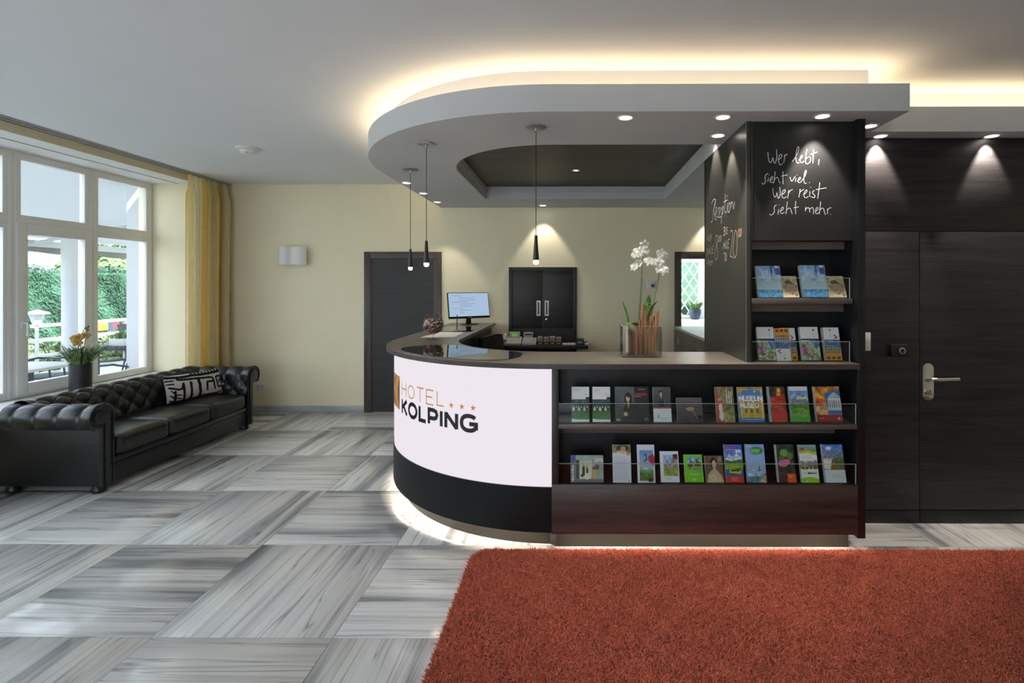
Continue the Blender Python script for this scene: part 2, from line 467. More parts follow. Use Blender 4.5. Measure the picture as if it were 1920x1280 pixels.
# ------------------------------------------------------------------ room shell
CEIL = 2.815
WALLB = 6.27          # back wall
WALLR = 3.345         # dark panelled wall right of the counter
floor = struct(B(-5.0, 4.7, -3.7, 8.8, -0.08, -0.006).build('floor', 'grout'), 'polished striped grey marble floor laid in a basket pattern')
T = 0.8055
tile_me = B(-T / 2 + 0.0012, T / 2 - 0.0012, -T / 2 + 0.0012, T / 2 - 0.0012, -0.02, 0.0).mesh('floor_tile', 'striped_marble', bevel=0.0012)
for c in range(-5, 7):
    for r in range(-7, 8):
        x = -1.058 + T * (c + 0.5); y = 2.235 + T * (r + 0.5)
        if y > 8.6: continue
        if y > 6.4 and not (1.0 < x < 3.3): continue
        o = bpy.data.objects.new('floor_tile', tile_me); COL.objects.link(o)
        o.location = (x, y, 0); o.parent = floor
        if (c + r) % 2: o.rotation_euler = (0, 0, PI / 2 if (c * 7 + r * 3) % 2 else -PI / 2)
        elif (c * 5 + r) % 2: o.rotation_euler = (0, 0, PI)

struct(B(-5.1, 4.8, -3.8, 6.55, CEIL, CEIL + 0.08).build('ceiling', 'ceiling_paint'), 'smooth white plaster ceiling')
wl = MB().box(-5.05, -4.35, 5.88, WALLB, 0, CEIL).box(-5.05, -4.35, -3.6, 5.88, 0, 0.53).box(-5.05, -4.35, -3.6, 5.88, 2.743, CEIL)
struct(wl.build('wall_left', 'wall_paint'), 'cream wall with a deep window recess')
struct(MB().box(-5.05, 1.30, WALLB, WALLB + 0.16, 0, CEIL).box(2.10, 4.7, WALLB, WALLB + 0.16, 0, CEIL).box(1.30, 2.10, WALLB, WALLB + 0.16, 1.93, CEIL).build('wall_back', 'wall_paint'), 'pale yellow back wall behind the counter')
struct(B(2.6, 2.7, WALLR + 0.15, WALLB, 0, CEIL).build('wall_office', 'wall_paint'))
wr = struct(B(1.70, 4.7, WALLR + 0.012, WALLR + 0.15, 0, CEIL).build('wall_right', 'ceiling_paint'), 'wall clad in dark wood panels right of the counter')
struct(B(4.6, 4.7, -3.6, WALLR, 0, CEIL).build('wall_side', 'wall_paint'))
struct(MB().box(-5.05, -3.6, -3.75, -3.6, 0, CEIL).box(0.0, 4.7, -3.75, -3.6, 0, CEIL).box(-3.6, 0.0, -3.75, -3.6, 2.5, CEIL).build('wall_front', 'wall_paint'))
struct(B(-5.0, -4.33, -3.6, 5.88, 0.53, 0.56).build('trim_1', 'white_paint', bevel=0.004), 'white window sill board')
struct(B(-5.0, -4.352, -3.6, 5.879, 2.7420, 2.7432).build('trim_7', 'white_paint'), 'white underside of the window recess')
struct(B(-4.582, -4.570, -3.6, 5.87, 2.7400, 2.7430).build('trim_2', 'black_matte'), 'dark slot for the roller blind in the recess')
struct(MB().box(-4.29, -4.21, -3.5, 6.25, 2.800, 2.814).box(-4.275, -4.265, -3.5, 6.25, 2.790, 2.80).box(-4.235, -4.225, -3.5, 6.25, 2.790, 2.80).build('trim_3', 'metal_strip'), 'grey curtain rail on the ceiling')
struct(B(-4.35, -2.575, WALLB - 0.014, WALLB, 0, 0.075).build('baseboard_back', 'skirting_stone', bevel=0.002), 'grey marble skirting of the back wall')
struct(B(-4.35, -4.336, -3.6, WALLB - 0.014, 0, 0.075).build('baseboard_left', 'skirting_stone'), 'grey marble skirting of the window wall')

def bars(mb, x0, x1, oy0, oy1, oz0, oz1, iy0, iy1, iz0, iz1):
    mb.box(x0, x1, oy0, iy0, oz0, oz1).box(x0, x1, iy1, oy1, oz0, oz1)
    mb.box(x0, x1, iy0, iy1, oz0, iz0).box(x0, x1, iy0, iy1, iz1, oz1)
    return mb
def window_unit(n, y0, y1, sash):
    w = bpy.data.objects.new('window_%d' % n, None); COL.objects.link(w); struct(w, 'white framed casement window looking onto the terrace')
    XI = -4.89
    bars(MB(), XI - 0.07, XI, y0 + 0.001, y1 - 0.001, 0.565, 2.742, y0 + 0.04, y1 - 0.04, 0.60, 2.70).build('frame', 'white_frame', w, bevel=0.003)
    B(XI - 0.07, XI, y0 + 0.04, y1 - 0.04, 2.098, 2.160).build('transom', 'white_frame', w, bevel=0.003)
    bars(MB(), XI - 0.058, XI - 0.004, y0 + 0.036, y1 - 0.036, 2.150, 2.706, y0 + 0.066, y1 - 0.080, 2.186, 2.676).build('upper_sash', 'white_frame', w, bevel=0.003)
    B(XI - 0.036, XI - 0.030, y0 + 0.062, y1 - 0.076, 2.18, 2.68).build('upper_pane', 'window_glass', w)
    if sash:
        s = bars(MB(), XI - 0.055, XI + 0.016, y0 + 0.020, y1 - 0.018, 0.585, 2.112, y0 + 0.108, y1 - 0.098, 0.686, 2.016).build('sash', 'white_frame', w, bevel=0.004)
        h = MB().box(XI + 0.016, XI + 0.026, y0 + 0.045, y0 + 0.075, 1.18, 1.25)
        h.tube([(XI + 0.02, y0 + 0.06, 1.225), (XI + 0.062, y0 + 0.06, 1.225), (XI + 0.066, y0 + 0.06, 1.21), (XI + 0.064, y0 + 0.06, 1.11)], 0.010, 8)
        h.build('handle', 'white_plastic', s, smooth=True)
        g = (y0 + 0.104, y1 - 0.094, 0.68, 2.02)
    else:
        bars(MB(), XI - 0.058, XI - 0.004, y0 + 0.036, y1 - 0.036, 0.595, 2.104, y0 + 0.062, y1 - 0.076, 0.630, 2.060).build('sash', 'white_frame', w, bevel=0.003)
        g = (y0 + 0.058, y1 - 0.072, 0.625, 2.065)
    B(XI - 0.036, XI - 0.030, *g).build('pane', 'window_glass', w)
ys = [5.88, 5.147]
while ys[-1] - 0.735 > -3.6: ys.append(ys[-1] - 0.735)
for i in range(len(ys) - 1):
    window_unit(i + 1, ys[i + 1], ys[i], i % 2 == 1)
struct(B(-5.0, -4.6, -3.6, ys[-1], 0.53, 2.75).build('trim_4', 'wall_paint'))
fill_win = bpy.data.objects.new('window_20', None); COL.objects.link(fill_win); struct(fill_win, 'unseen glazed opening added to fill the lobby with daylight')  # unseen opening added to bring in fill daylight from behind the camera
for k in range(3):
    x = -3.6 + 3.6 * k / 2
    B(max(-3.6, x - 0.04), min(0.0, x + 0.04), -3.70, -3.64, 0, 2.5).build('mullion', 'white_frame', fill_win)
for k in range(2):
    x = -3.6 + 3.6 * k / 2
    B(x + 0.04, x + 1.76, -3.672, -3.666, 0, 2.5).build('pane', 'window_glass', fill_win)

# dark wood cladding and the flush door
G = 0.0025
def panel(name, x0, x1, z0, z1, mat='dark_wood', parent=wr, y0=WALLR - 0.006, **k):
    return B(x0 + G, x1 - G, y0, WALLR + 0.012, z0 + G, z1 - G).build(name, mat, parent, bevel=0.001, **k)
ZJ = 1.912; XJ = 2.272
panel('wood_panel', 1.70, 3.22, ZJ, 2.524); panel('wood_panel', 3.22, 4.6, ZJ, 2.524)
panel('wood_panel', 1.70, XJ, 0.085, ZJ); panel('wood_panel', 3.22, 4.6, 0.085, ZJ)
panel('kick_board', 1.70, XJ, 0.0, 0.085, 'black_laminate', y0=WALLR - 0.010); panel('kick_board', 3.22, 4.6, 0, 0.085, 'black_laminate', y0=WALLR - 0.010)
B(1.70, 4.6, WALLR + 0.008, WALLR + 0.0125, 0, 2.524).build('joint_backing', 'black_matte', wr)
door1 = bpy.data.objects.new('door_1', None); COL.objects.link(door1); struct(door1, 'flush dark wood door with steel lever handle')
panel('door_leaf', XJ, 3.22, 0.085, ZJ, 'dark_wood', door1, WALLR - 0.004)
panel('kick_board', XJ, 3.22, 0.0, 0.085, 'black_laminate', door1, WALLR - 0.010)
def stadium(cx, cz, w, h, n=10):
    r = w / 2; p = []
    for k in range(n + 1): a = PI * k / n; p.append((cx + r * math.cos(a), cz + h / 2 - r + r * math.sin(a)))
    for k in range(n + 1): a = PI + PI * k / n; p.append((cx + r * math.cos(a), cz - h / 2 + r + r * math.sin(a)))
    return p
def xz_prism(pts, y0, y1):
    m = MB().prism(pts, -y1, -y0)
    m.v = [(x, -z, y) for x, y, z in m.v]
    return m
YD = WALLR - 0.004
hp = xz_prism(stadium(2.326, 0.926, 0.072, 0.243), YD - 0.008, YD).build('handle_plate', 'steel', door1, bevel=0.0015)
MB().tube([(2.326, YD - 0.005, 0.952), (2.326, YD - 0.05, 0.952), (2.34, YD - 0.058, 0.952), (2.36, YD - 0.060, 0.950), (2.487, YD - 0.060, 0.954)], 0.0105, 12).build('lever', 'steel', hp, smooth=True)
def disc_y(cx, cz, r, y0, y1, n=20): return xz_prism([(cx + r * math.cos(2 * PI * k / n), cz + r * math.sin(2 * PI * k / n)) for k in range(n)], y0, y1)
disc_y(2.326, 0.952, 0.026, YD - 0.016, YD - 0.008).build('rosette', 'steel', hp, bevel=0.002)
disc_y(2.326, 0.866, 0.024, YD - 0.022, YD - 0.008).build('lock_cylinder', 'steel', hp, bevel=0.002)
B(2.3235, 2.3285, YD - 0.024, YD - 0.021, 0.855, 0.877).build('key_slot', 'black_matte', hp)

lb = thing('key_lock_box', 'small black lock box with key cylinder mounted beside the flush door', 'lock box', (2.120, WALLR - 0.006, 1.135))
B(-0.059, 0.059, -0.045, 0, -0.042, 0.038).build('housing', 'black_plastic', lb, bevel=0.004)
disc_y(0.008, 0.0, 0.021, -0.052, -0.045).build('cylinder_ring', 'steel', lb, bevel=0.002)
disc_y(0.008, 0.0, 0.014, -0.054, -0.052).build('cylinder_core', 'black_matte', lb)
sw = thing('wall_switch', 'white switch plate half hidden by the display tower edge', 'switch', (1.930, WALLR - 0.006, 1.19))
B(-0.045, 0.018, -0.010, 0, -0.06, 0.06).build('plate', 'white_plastic', sw, bevel=0.002)
B(-0.038, 0.012, -0.014, -0.010, -0.045, 0.045).build('rocker', 'white_plastic', sw, bevel=0.002)

# ------------------------------------------------------------------ suspended soffit with light cove
def path(front, left, R, x_right, y_back, d=0.0, n=40):
    cx, cy = left + R, front + R
    p = [(x_right, front + d), (cx, front + d)]
    for k in range(1, n):
        a = (PI / 2) * k / n
        p.append((cx - (R - d) * math.sin(a), cy - (R - d) * math.cos(a)))
    p += [(left + d, cy), (left + d, y_back)]
    return p
SZ0, SZ1, LEDGE = 2.524, 2.677, 2.600
sp = lambda d, xr=1.871, yb=WALLB: path(2.827, -1.63, 1.5, xr, yb, d)
sof = MB()
sof.band(sp(0, 1.02, 5.654), sp(0.66, 1.02, 5.654), SZ0, LEDGE)
sof.box(-1.63, 2.6, 5.654, WALLB, SZ0, LEDGE).box(1.02, 1.871, 2.827, WALLR, SZ0, LEDGE).box(1.02, 2.6, WALLR, 5.654, SZ0, LEDGE)
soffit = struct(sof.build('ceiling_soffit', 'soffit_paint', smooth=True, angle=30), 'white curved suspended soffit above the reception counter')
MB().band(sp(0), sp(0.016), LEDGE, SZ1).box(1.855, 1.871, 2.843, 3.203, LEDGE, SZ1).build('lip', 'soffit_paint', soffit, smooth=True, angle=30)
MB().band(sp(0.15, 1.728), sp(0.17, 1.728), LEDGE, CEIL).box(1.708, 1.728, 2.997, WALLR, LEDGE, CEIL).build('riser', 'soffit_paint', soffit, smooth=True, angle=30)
rim = MB().band(sp(0.658, 1.02, 5.654), sp(0.672, 1.02, 5.654), LEDGE - 0.001, 2.665)
rim.box(-0.97, 1.034, 5.640, 5.655, LEDGE, 2.665).box(1.02, 1.034, 3.487, 5.654, LEDGE, 2.665)
rim.build('recess_edge', 'soffit_paint', soffit, smooth=True, angle=30)
B(-1.1, 1.1, 3.40, 5.75, 2.66, 2.69).build('recess_board', 'recess_wood', soffit)
MB().band(sp(0.092, 1.79), sp(0.122, 1.79), LEDGE + 0.040, LEDGE + 0.052).box(1.76, 1.79, 2.95, 3.30, LEDGE + 0.040, LEDGE + 0.052).build('cove_strip', 'cove_led', soffit)
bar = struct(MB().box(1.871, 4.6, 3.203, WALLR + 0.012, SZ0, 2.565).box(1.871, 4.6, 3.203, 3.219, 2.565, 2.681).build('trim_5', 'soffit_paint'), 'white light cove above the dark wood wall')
B(1.83, 4.58, 3.280, 3.310, 2.645, 2.655).build('cove_strip', 'cove_led', bar)

# recessed downlights: ring, glowing lens and the lamp itself
def downlight(x, y, label, watts=9.0, z=SZ0, r=0.036, mat='downlight_glow', col=(1.0, 0.90, 0.78), size=62, group='recessed downlights in the soffit', tilt=(0, 0)):
    t = thing('downlight', label, 'downlight', (x, y, z), 0, group)
    MB().lathe([(r + 0.014, -0.0005), (r + 0.014, -0.004), (r + 0.004, -0.006), (r, -0.003), (r, 0.0)], 28, cap=False).build('ring', 'white_plastic', t, smooth=True)
    MB().lathe([(0.001, -0.0025), (r * 0.98, -0.0025)], 28, cap=False).build('lens', mat, t)
    if watts:
        d = bpy.data.lights.new('downlight_lamp', 'SPOT'); d.energy = watts; d.color = col
        d.spot_size = math.radians(size); d.spot_blend = 0.45; d.shadow_soft_size = 0.018
        o = bpy.data.objects.new('lamp', d); COL.objects.link(o); o.parent = t; o.location = (0, 0, -0.012)
        o.rotation_euler = (math.radians(tilt[1]), math.radians(tilt[0]), 0)   # gimbal turned towards the wall
    return t
downlight(0.304, 2.924, 'recessed downlight in the soffit front edge, above the orchid vase', 40)
downlight(0.862, 2.920, 'recessed downlight in the soffit front edge, left of the chalkboard tower', 40)
downlight(1.4255, 2.906, 'recessed downlight directly in front of the chalk saying', 34, tilt=(0, 12))
downlight(0.936, 3.276, 'recessed downlight close to the tower side reading Reception', 20, tilt=(-12, 0))
downlight(0.93, 3.64, 'downlight in the dark recess close to the tower side panel', 22, 2.66, tilt=(-12, 0))
downlight(1.800, 3.086, 'recessed downlight at the right corner of the soffit', 10, tilt=(0, 12))
downlight(1.990, 3.293, 'first downlight in the light cove over the dark wood wall', 40, tilt=(0, 13), group='downlights over the wood wall')
downlight(2.707, 3.295, 'second downlight in the light cove over the dark wood wall', 40, tilt=(0, 13), group='downlights over the wood wall')
downlight(3.420, 3.295, 'third downlight in the light cove, above the hinge side of the flush door', 40, tilt=(0, 13), group='downlights over the wood wall')
downlight(-1.559, 4.756, 'nearest of the three downlights along the left soffit edge', 14)
downlight(-1.558, 5.290, 'middle one of the three downlights along the left soffit edge', 14)
downlight(-1.560, 5.837, 'rearmost of the three downlights along the left soffit edge, by the back wall', 14, size=70, tilt=(0, 10))
downlight(-0.360, 6.090, 'downlight by the back wall above the twin door cupboard', 14, size=70, tilt=(0, 10))
downlight(1.700, 6.090, 'downlight by the back wall above the doorway to the rear room', 20, size=70, tilt=(0, 10))
downlight(0.030, 4.847, 'warm downlight in the dark wooden recess ceiling', 4, 2.66, 0.024, 'warm_glow', (1, 0.72, 0.4), 110, 'recess downlight')

# pendant lamps
def pendant(x, y, label):
    t = thing('pendant_lamp', label, 'pendant lamp', (x, y, SZ0), 0, 'slim black pendant lamps over the counter')
    MB().lathe([(0.062, -0.0005), (0.062, -0.006), (0.052, -0.009), (0.008, -0.011), (0.006, -0.024), (0.002, -0.026)], 32).build('canopy', 'canopy_metal', t, smooth=True)
    MB().tube([(0, 0, -0.02), (0, 0, -0.665)], 0.0022, 6).build('cable', 'black_matte', t)
    MB().lathe([(0.003, -0.660), (0.009, -0.664), (0.0105, -0.70), (0.0195, -0.812), (0.0195, -0.814), (0.017, -0.812), (0.012, -0.78)], 24, cap=False).build('shade', 'black_plastic', t, smooth=True)
    MB().lathe([(0.001, -0.790), (0.0165, -0.80), (0.0165, -0.826), (0.013, -0.836), (0.001, -0.840)], 20, cap=False).build('bulb', 'bulb_glow', t, smooth=True)
    d = bpy.data.lights.new('pendant_bulb', 'POINT'); d.energy = 2.2; d.color = (1, 0.84, 0.62); d.shadow_soft_size = 0.016
    o = bpy.data.objects.new('lamp', d); COL.objects.link(o); o.parent = t; o.location = (0, 0, -0.865)
pendant(-0.225, 3.10, 'slim black pendant lamp hanging in front of the twin door cupboard')
pendant(-0.9975, 3.453, 'slim black pendant lamp at the counter curve, middle one of three')
pendant(-1.350, 4.214, 'slim black pendant lamp hanging furthest left, in front of the dark door')

# smoke detector, sconce, outlet, thermostat
sd = thing('smoke_detector', 'round white smoke detector on the ceiling near the window', 'smoke detector', (-2.98, 4.632, CEIL))
MB().lathe([(0.093, -0.0005), (0.093, -0.014), (0.083, -0.020), (0.070, -0.022)], 32).build('base', 'white_plastic', sd, smooth=True)
MB().lathe([(0.062, -0.021), (0.060, -0.040), (0.045, -0.052), (0.001, -0.056)], 32, cap=False).build('sensor_head', 'white_plastic', sd, smooth=True)
MB().lathe([(0.001, -0.006), (0.006, -0.005), (0.006, 0)], 12, c=(0.02, -0.045, -0.046), cap=False).build('indicator', 'black_matte', sd)
sc_ = thing('wall_sconce', 'white two panelled wall sconce on the yellow wall', 'wall lamp', (-3.445, WALLB, 1.925))
for s, x0, x1 in ((0, -0.180, -0.020), (1, -0.022, 0.180)):
    P = []; Q = []
    for k in range(15):
        u = k / 14; x = x0 + (x1 - x0) * u
        dep = 0.030 + 0.075 * (math.sin(PI * (0.08 + 0.84 * u)) ** 0.8) + (0.012 if s else 0)
        P.append((x, -dep)); Q.append((x, -dep + 0.006))
    MB().band(P, Q, -0.110, 0.110).build('curved_shade', 'white_plastic', sc_, smooth=True)
B(-0.12, 0.12, -0.03, 0, -0.05, 0.05).build('bracket', 'white_plastic', sc_)
ot = thing('power_outlet', 'white double power outlet low on the back wall beside the sofa', 'outlet', (-3.865, WALLB, 0.315))
B(-0.056, 0.056, -0.010, 0, -0.038, 0.038).build('plate', 'white_plastic', ot, bevel=0.002)
for k in (-1, 1): disc_y(k * 0.026, 0, 0.017, -0.0115, -0.0095, 16).build('socket', 'grey_plastic', ot)
th = thing('wall_thermostat', 'white wall thermostat with dark dial behind the orchid', 'thermostat', (0.965, WALLB, 1.575))
B(-0.050, 0.050, -0.022, 0, -0.050, 0.050).build('housing', 'white_plastic', th, bevel=0.004)
disc_y(0.018, -0.014, 0.022, -0.034, -0.022).build('dial', 'banner_blue', th, bevel=0.002)

# doors and cupboard of the back wall
door2 = bpy.data.objects.new('door_2', None); COL.objects.link(door2); struct(door2, 'dark wooden door in a brown frame behind the counter')
FW = 0.085
def door_frame(x0, x1, z1, parent, w=FW, z0=0.0):
    for a, b, z_0, z_1 in ((x0, x0 + w, z0, z1), (x1 - w, x1, z0, z1), (x0 + w, x1 - w, z1 - w, z1)):
        B(a, b, WALLB - 0.028, WALLB, z_0, z_1).build('frame', 'frame_wood', parent, bevel=0.004)
    B(x0 + w * 0.62, x0 + w + 0.012, WALLB - 0.018, WALLB, z0, z1 - w).build('frame_step', 'frame_wood', parent)
    B(x1 - w - 0.012, x1 - w * 0.62, WALLB - 0.018, WALLB, z0, z1 - w).build('frame_step', 'frame_wood', parent)
door_frame(-2.575, -1.620, 1.978, door2)
B(-2.489, -1.706, WALLB - 0.012, WALLB, 0.004, 1.892).build('door_leaf', 'door_wood', door2)
cup = thing('wall_cupboard', 'dark wooden twin door cupboard set into the back wall', 'cupboard', (-0.371, WALLB, 0))
for a, b, z0, z1 in ((-0.417, -0.377, 0.70, 1.788), (0.377, 0.417, 0.70, 1.788), (-0.377, 0.377, 1.752, 1.788)):
    B(a, b, -0.030, 0, z0, z1).build('frame', 'door_wood', cup, bevel=0.002)
B(-0.377, 0.377, -0.018, 0, 0.70, 1.028).build('lower_panel', 'door_wood', cup)
for s in (-1, 1):
    x0, x1 = (-0.375, -0.002) if s < 0 else (0.002, 0.375)
    d = B(x0, x1, -0.020, 0, 1.032, 1.750).build('door', 'door_wood', cup, bevel=0.001)
    hx = s * 0.050
    m = MB()
    for q in ((hx - 0.024, hx - 0.011, 1.205, 1.36), (hx + 0.011, hx + 0.024, 1.205, 1.36), (hx - 0.024, hx + 0.024, 1.36, 1.376), (hx - 0.024, hx + 0.024, 1.19, 1.205)):
        m.box(q[0], q[1], -0.028, -0.020, q[2], q[3])
    m.build('handle', 'canopy_metal', d)
    B(hx - 0.011, hx + 0.011, -0.022, -0.020, 1.205, 1.36).build('handle_recess', 'plinth_metal', d)
disc_y(0.046, 1.145, 0.014, -0.034, -0.020).build('lock', 'steel', cup, bevel=0.002)

# doorway to the rear room, the rear room and its lattice window
door3 = bpy.data.objects.new('door_3', None); COL.objects.link(door3); struct(door3, 'open doorway with brown wooden frame leading to the rear room')
for a, b, z_0, z_1 in ((1.255, 1.335, 0, 1.978), (2.065, 2.145, 0, 1.978), (1.335, 2.065, 1.895, 1.978)):
    B(a, b, WALLB - 0.030, WALLB + 0.19, z_0, z_1).build('frame', 'frame_wood', door3, bevel=0.004)
rb = MB().box(0.9, 1.0, WALLB + 0.16, 8.8, 0, CEIL).box(3.2, 3.3, WALLB + 0.16, 8.8, 0, CEIL)
rb.box(0.9, 1.45, 8.6, 8.7, 0, CEIL).box(2.20, 3.3, 8.6, 8.7, 0, CEIL).box(1.45, 2.20, 8.6, 8.7, 0, 1.02).box(1.45, 2.20, 8.6, 8.7, 2.02, CEIL)
struct(rb.build('wall_rear_room', 'white_paint'))
rf = bpy.data.objects.new('window_23', None); COL.objects.link(rf); struct(rf, 'unseen glass roof added to daylight the rear room')  # unseen roof glazing added so skylight floods the lattice and walls
B(0.95, 3.25, 6.56, 8.75, CEIL, CEIL + 0.01).build('pane', 'window_glass', rf)
lw = bpy.data.objects.new('window_21', None); COL.objects.link(lw); struct(lw, 'bright window with white diamond lattice in the rear room')
fm = MB()
for q in ((1.45, 1.50, 1.02, 2.02), (2.13, 2.20, 1.02, 2.02), (1.50, 2.13, 1.02, 1.07), (1.50, 2.13, 1.955, 2.02)):
    fm.box(q[0], q[1], 8.58, 8.65, q[2], q[3])
fm.build('frame', 'white_paint', lw, bevel=0.003)
B(1.50, 2.13, 8.625, 8.630, 1.07, 1.955).build('pane', 'window_glass', lw)
lx0, lx1, lz0, lz1 = 1.50, 2.13, 1.07, 1.955
for s in (-1, 1):
    k = -9
    while k < 12:
        # line z = lz0 + s*1.5*(x-lx0) + k*0.235
        pts = []
        for x in np.linspace(lx0, lx1, 64):
            z = lz0 + s * 1.5 * (x - lx0) + k * 0.235 + 0.06
            if lz0 <= z <= lz1: pts.append((x, 8.612, z))
        if len(pts) > 2:
            MB().tube([pts[0], pts[-1]], 0.0105, 6).build('lattice_bar', 'white_paint', lw)
        k += 1
struct(B(1.0, 2.6, 8.2, 8.58, 0.0, 1.01).build('trim_6', 'white_paint', bevel=0.004), 'white ledge below the lattice window')
pp = thing('potted_plant', 'small leafy plant in a dark bowl on the white rear room ledge', 'plant', (2.015, 8.38, 1.01))
MB().lathe([(0.045, 0), (0.070, 0.01), (0.098, 0.09), (0.100, 0.16), (0.088, 0.168), (0.085, 0.15)], 24).build('bowl', 'pot_blue', pp, smooth=True)
m = MB()
for k in range(60):
    a = random.uniform(0, 2 * PI); l = random.uniform(0.05, 0.16); b = Vector((0.06 * math.cos(a), 0.06 * math.sin(a), 0.15))
    tip = b + Vector((math.cos(a) * l * 0.6, math.sin(a) * l * 0.6, l)); sd_ = Vector((-math.sin(a), math.cos(a), 0)) * 0.018
    mid = (b + tip) / 2 + Vector((0, 0, 0.02))
    m.add([b, mid + sd_, tip, mid - sd_], [(0, 1, 2, 3)])
m.build('leaves', 'leaf_green', pp)['kind'] = 'stuff'

# low cabinet with drawers behind the tower
cab = thing('drawer_cabinet', 'grey drawer cabinet with pale top behind the display tower', 'cabinet', (1.235, 4.05, 0))
B(0.015, 0.60, 0.0, 2.17, 0.0, 1.035).build('body', 'cabinet_grey', cab)
B(0.0, 0.62, -0.01, 2.18, 1.035, 1.063).build('top', 'cabinet_top', cab, bevel=0.002)
for k in range(4):
    for j in range(3):
        y0 = 0.02 + k * 0.54; z0 = 0.06 + j * 0.325
        d = B(0.004, 0.0155, y0 + 0.003, y0 + 0.537, z0 + 0.003, z0 + 0.322).build('drawer', 'cabinet_grey', cab, bevel=0.001)
        m = MB()
        yc, zc = y0 + 0.27, z0 + 0.20
        for q in ((-0.035, -0.028, -0.035, 0.035), (0.028, 0.035, -0.035, 0.035), (-0.028, 0.028, 0.028, 0.035), (-0.028, 0.028, -0.035, -0.028)):
            m.box(-0.004, 0.004, yc + q[0], yc + q[1], zc + q[2], zc + q[3])
        m.build('handle', 'steel', d)
# ------------------------------------------------------------------ reception counter
CT = 1.1035; CX, CY = -0.10, 4.33
cp = lambda d, xr=1.653, yb=6.24: path(2.93, -1.50, 1.40, xr, yb, d)
counter = thing('reception_counter', 'curved dark wood reception counter with a lit white front panel and brochure niches', 'counter', (0, 0, 0))
top = MB().band(cp(0), cp(0.546), CT - 0.030, CT).build('countertop', 'counter_wood', counter, smooth=True, angle=30, bevel=0)
MB().band(cp(-0.0015), cp(0.002), CT - 0.0302, CT - 0.0025).build('edge_band', 'counter_board', counter, smooth=True, angle=30)
# curved body, light panel, dark band, plinth
def arc(R, a0, a1, n=48): return [(CX - R * math.sin(a), CY - R * math.cos(a)) for a in np.linspace(a0, a1, n)]
RP = 1.345
P0 = 0.0168            # angle at which the curve meets the straight brochure front
body_o = arc(1.30, P0, PI / 2) + [(CX - 1.30, 6.24)]
body_i = arc(0.90, P0, PI / 2) + [(CX - 0.90, 6.24)]
MB().band(body_o, body_i, 0.165, CT - 0.031).build('carcass', 'black_laminate', counter, smooth=True, angle=30)
lp = MB().band(arc(RP, P0, PI / 2), arc(RP - 0.03, P0, PI / 2), 0.372, CT - 0.031).build('light_panel', 'lit_panel', counter, smooth=True, angle=30, label='backlit white panel with hotel lettering')
MB().band(arc(RP + 0.006, P0, PI / 2), arc(RP - 0.012, P0, PI / 2), 0.105, 0.371).build('dark_band', 'black_band', counter, smooth=True, angle=30)
MB().band([(CX - RP, CY), (CX - RP, 6.24)], [(CX - RP + 0.04, CY), (CX - RP + 0.04, 6.24)], 0.105, CT - 0.031).build('side_board', 'dark_wood', counter)
MB().band([(1.64, 3.03), (-0.1, 3.03)] + arc(1.27, 0.03, PI / 2) + [(CX - 1.27, 6.24)], [(1.64, 3.06), (-0.1, 3.06)] + arc(1.25, 0.03, PI / 2) + [(CX - 1.25, 6.24)], 0.0, 0.160).build('plinth', 'plinth_metal', counter, smooth=True, angle=30)
MB().band(arc(1.322, 0.06, PI / 2) + [(CX - 1.322, 5.9)], arc(1.300, 0.06, PI / 2) + [(CX - 1.300, 5.9)], 0.134, 0.140).build('base_light_strip', 'plinth_led', counter)
for dg in (66, 72, 78, 84):  # baffles added to block the strip's grazing glare on the floor
    MB().band(arc(1.334, math.radians(dg), math.radians(dg) + .004, 2), arc(1.268, math.radians(dg), math.radians(dg) + .004, 2), 0.106, 0.16).build('strip_baffle', 'plinth_metal', counter)
B(-0.06, 1.62, 2.990, 3.014, 0.134, 0.140).build('base_light_strip', 'plinth_led', counter)
B(-0.1225, -0.100, 2.972, 3.06, 0.112, 0.400).build('leak_filler', 'counter_board', counter)  # filler added to stop strip light leaking through the slit
# straight brochure front
B(-0.1225, 1.653, 2.95, 2.972, 0.112, 0.400).build('front_board', 'counter_board', counter, bevel=0.001)
B(-0.1225, -0.083, 2.95, 3.21, 0.400, CT - 0.031).build('post', 'dark_wood_vertical', counter, bevel=0.001)
B(-0.083, 1.653, 2.972, 3.21, 0.380, 0.394).build('niche_floor', 'counter_board', counter)
B(-0.083, 1.648, 2.95, 3.21, 0.723, 0.750).build('shelf', 'shelf_wood', counter, bevel=0.001)
B(-0.1225, 1.653, 3.21, 3.225, 0.105, CT - 0.031).build('back_panel', 'black_laminate', counter)
B(-0.1225, 1.653, 3.42, 3.44, 0.0, CT - 0.031).build('staff_side_board', 'dark_wood', counter)
B(-0.08, 1.645, 3.195, 3.21, 0.63, 0.722).build('shelf_rail', 'shelf_wood', counter)
for z in (0.750, 0.400):
    g = B(-0.082, 1.645, 2.958, 2.963, z, z + 0.118).build('glass_strip', 'shelf_glass', counter)
    B(-0.082, 1.645, 2.9578, 2.9632, z + 0.1175, z + 0.1195).build('glass_edge', 'glass_edge', g)
    B(1.6425, 1.6455, 2.9578, 2.9632, z, z + 0.1175).build('glass_edge', 'glass_edge', g)
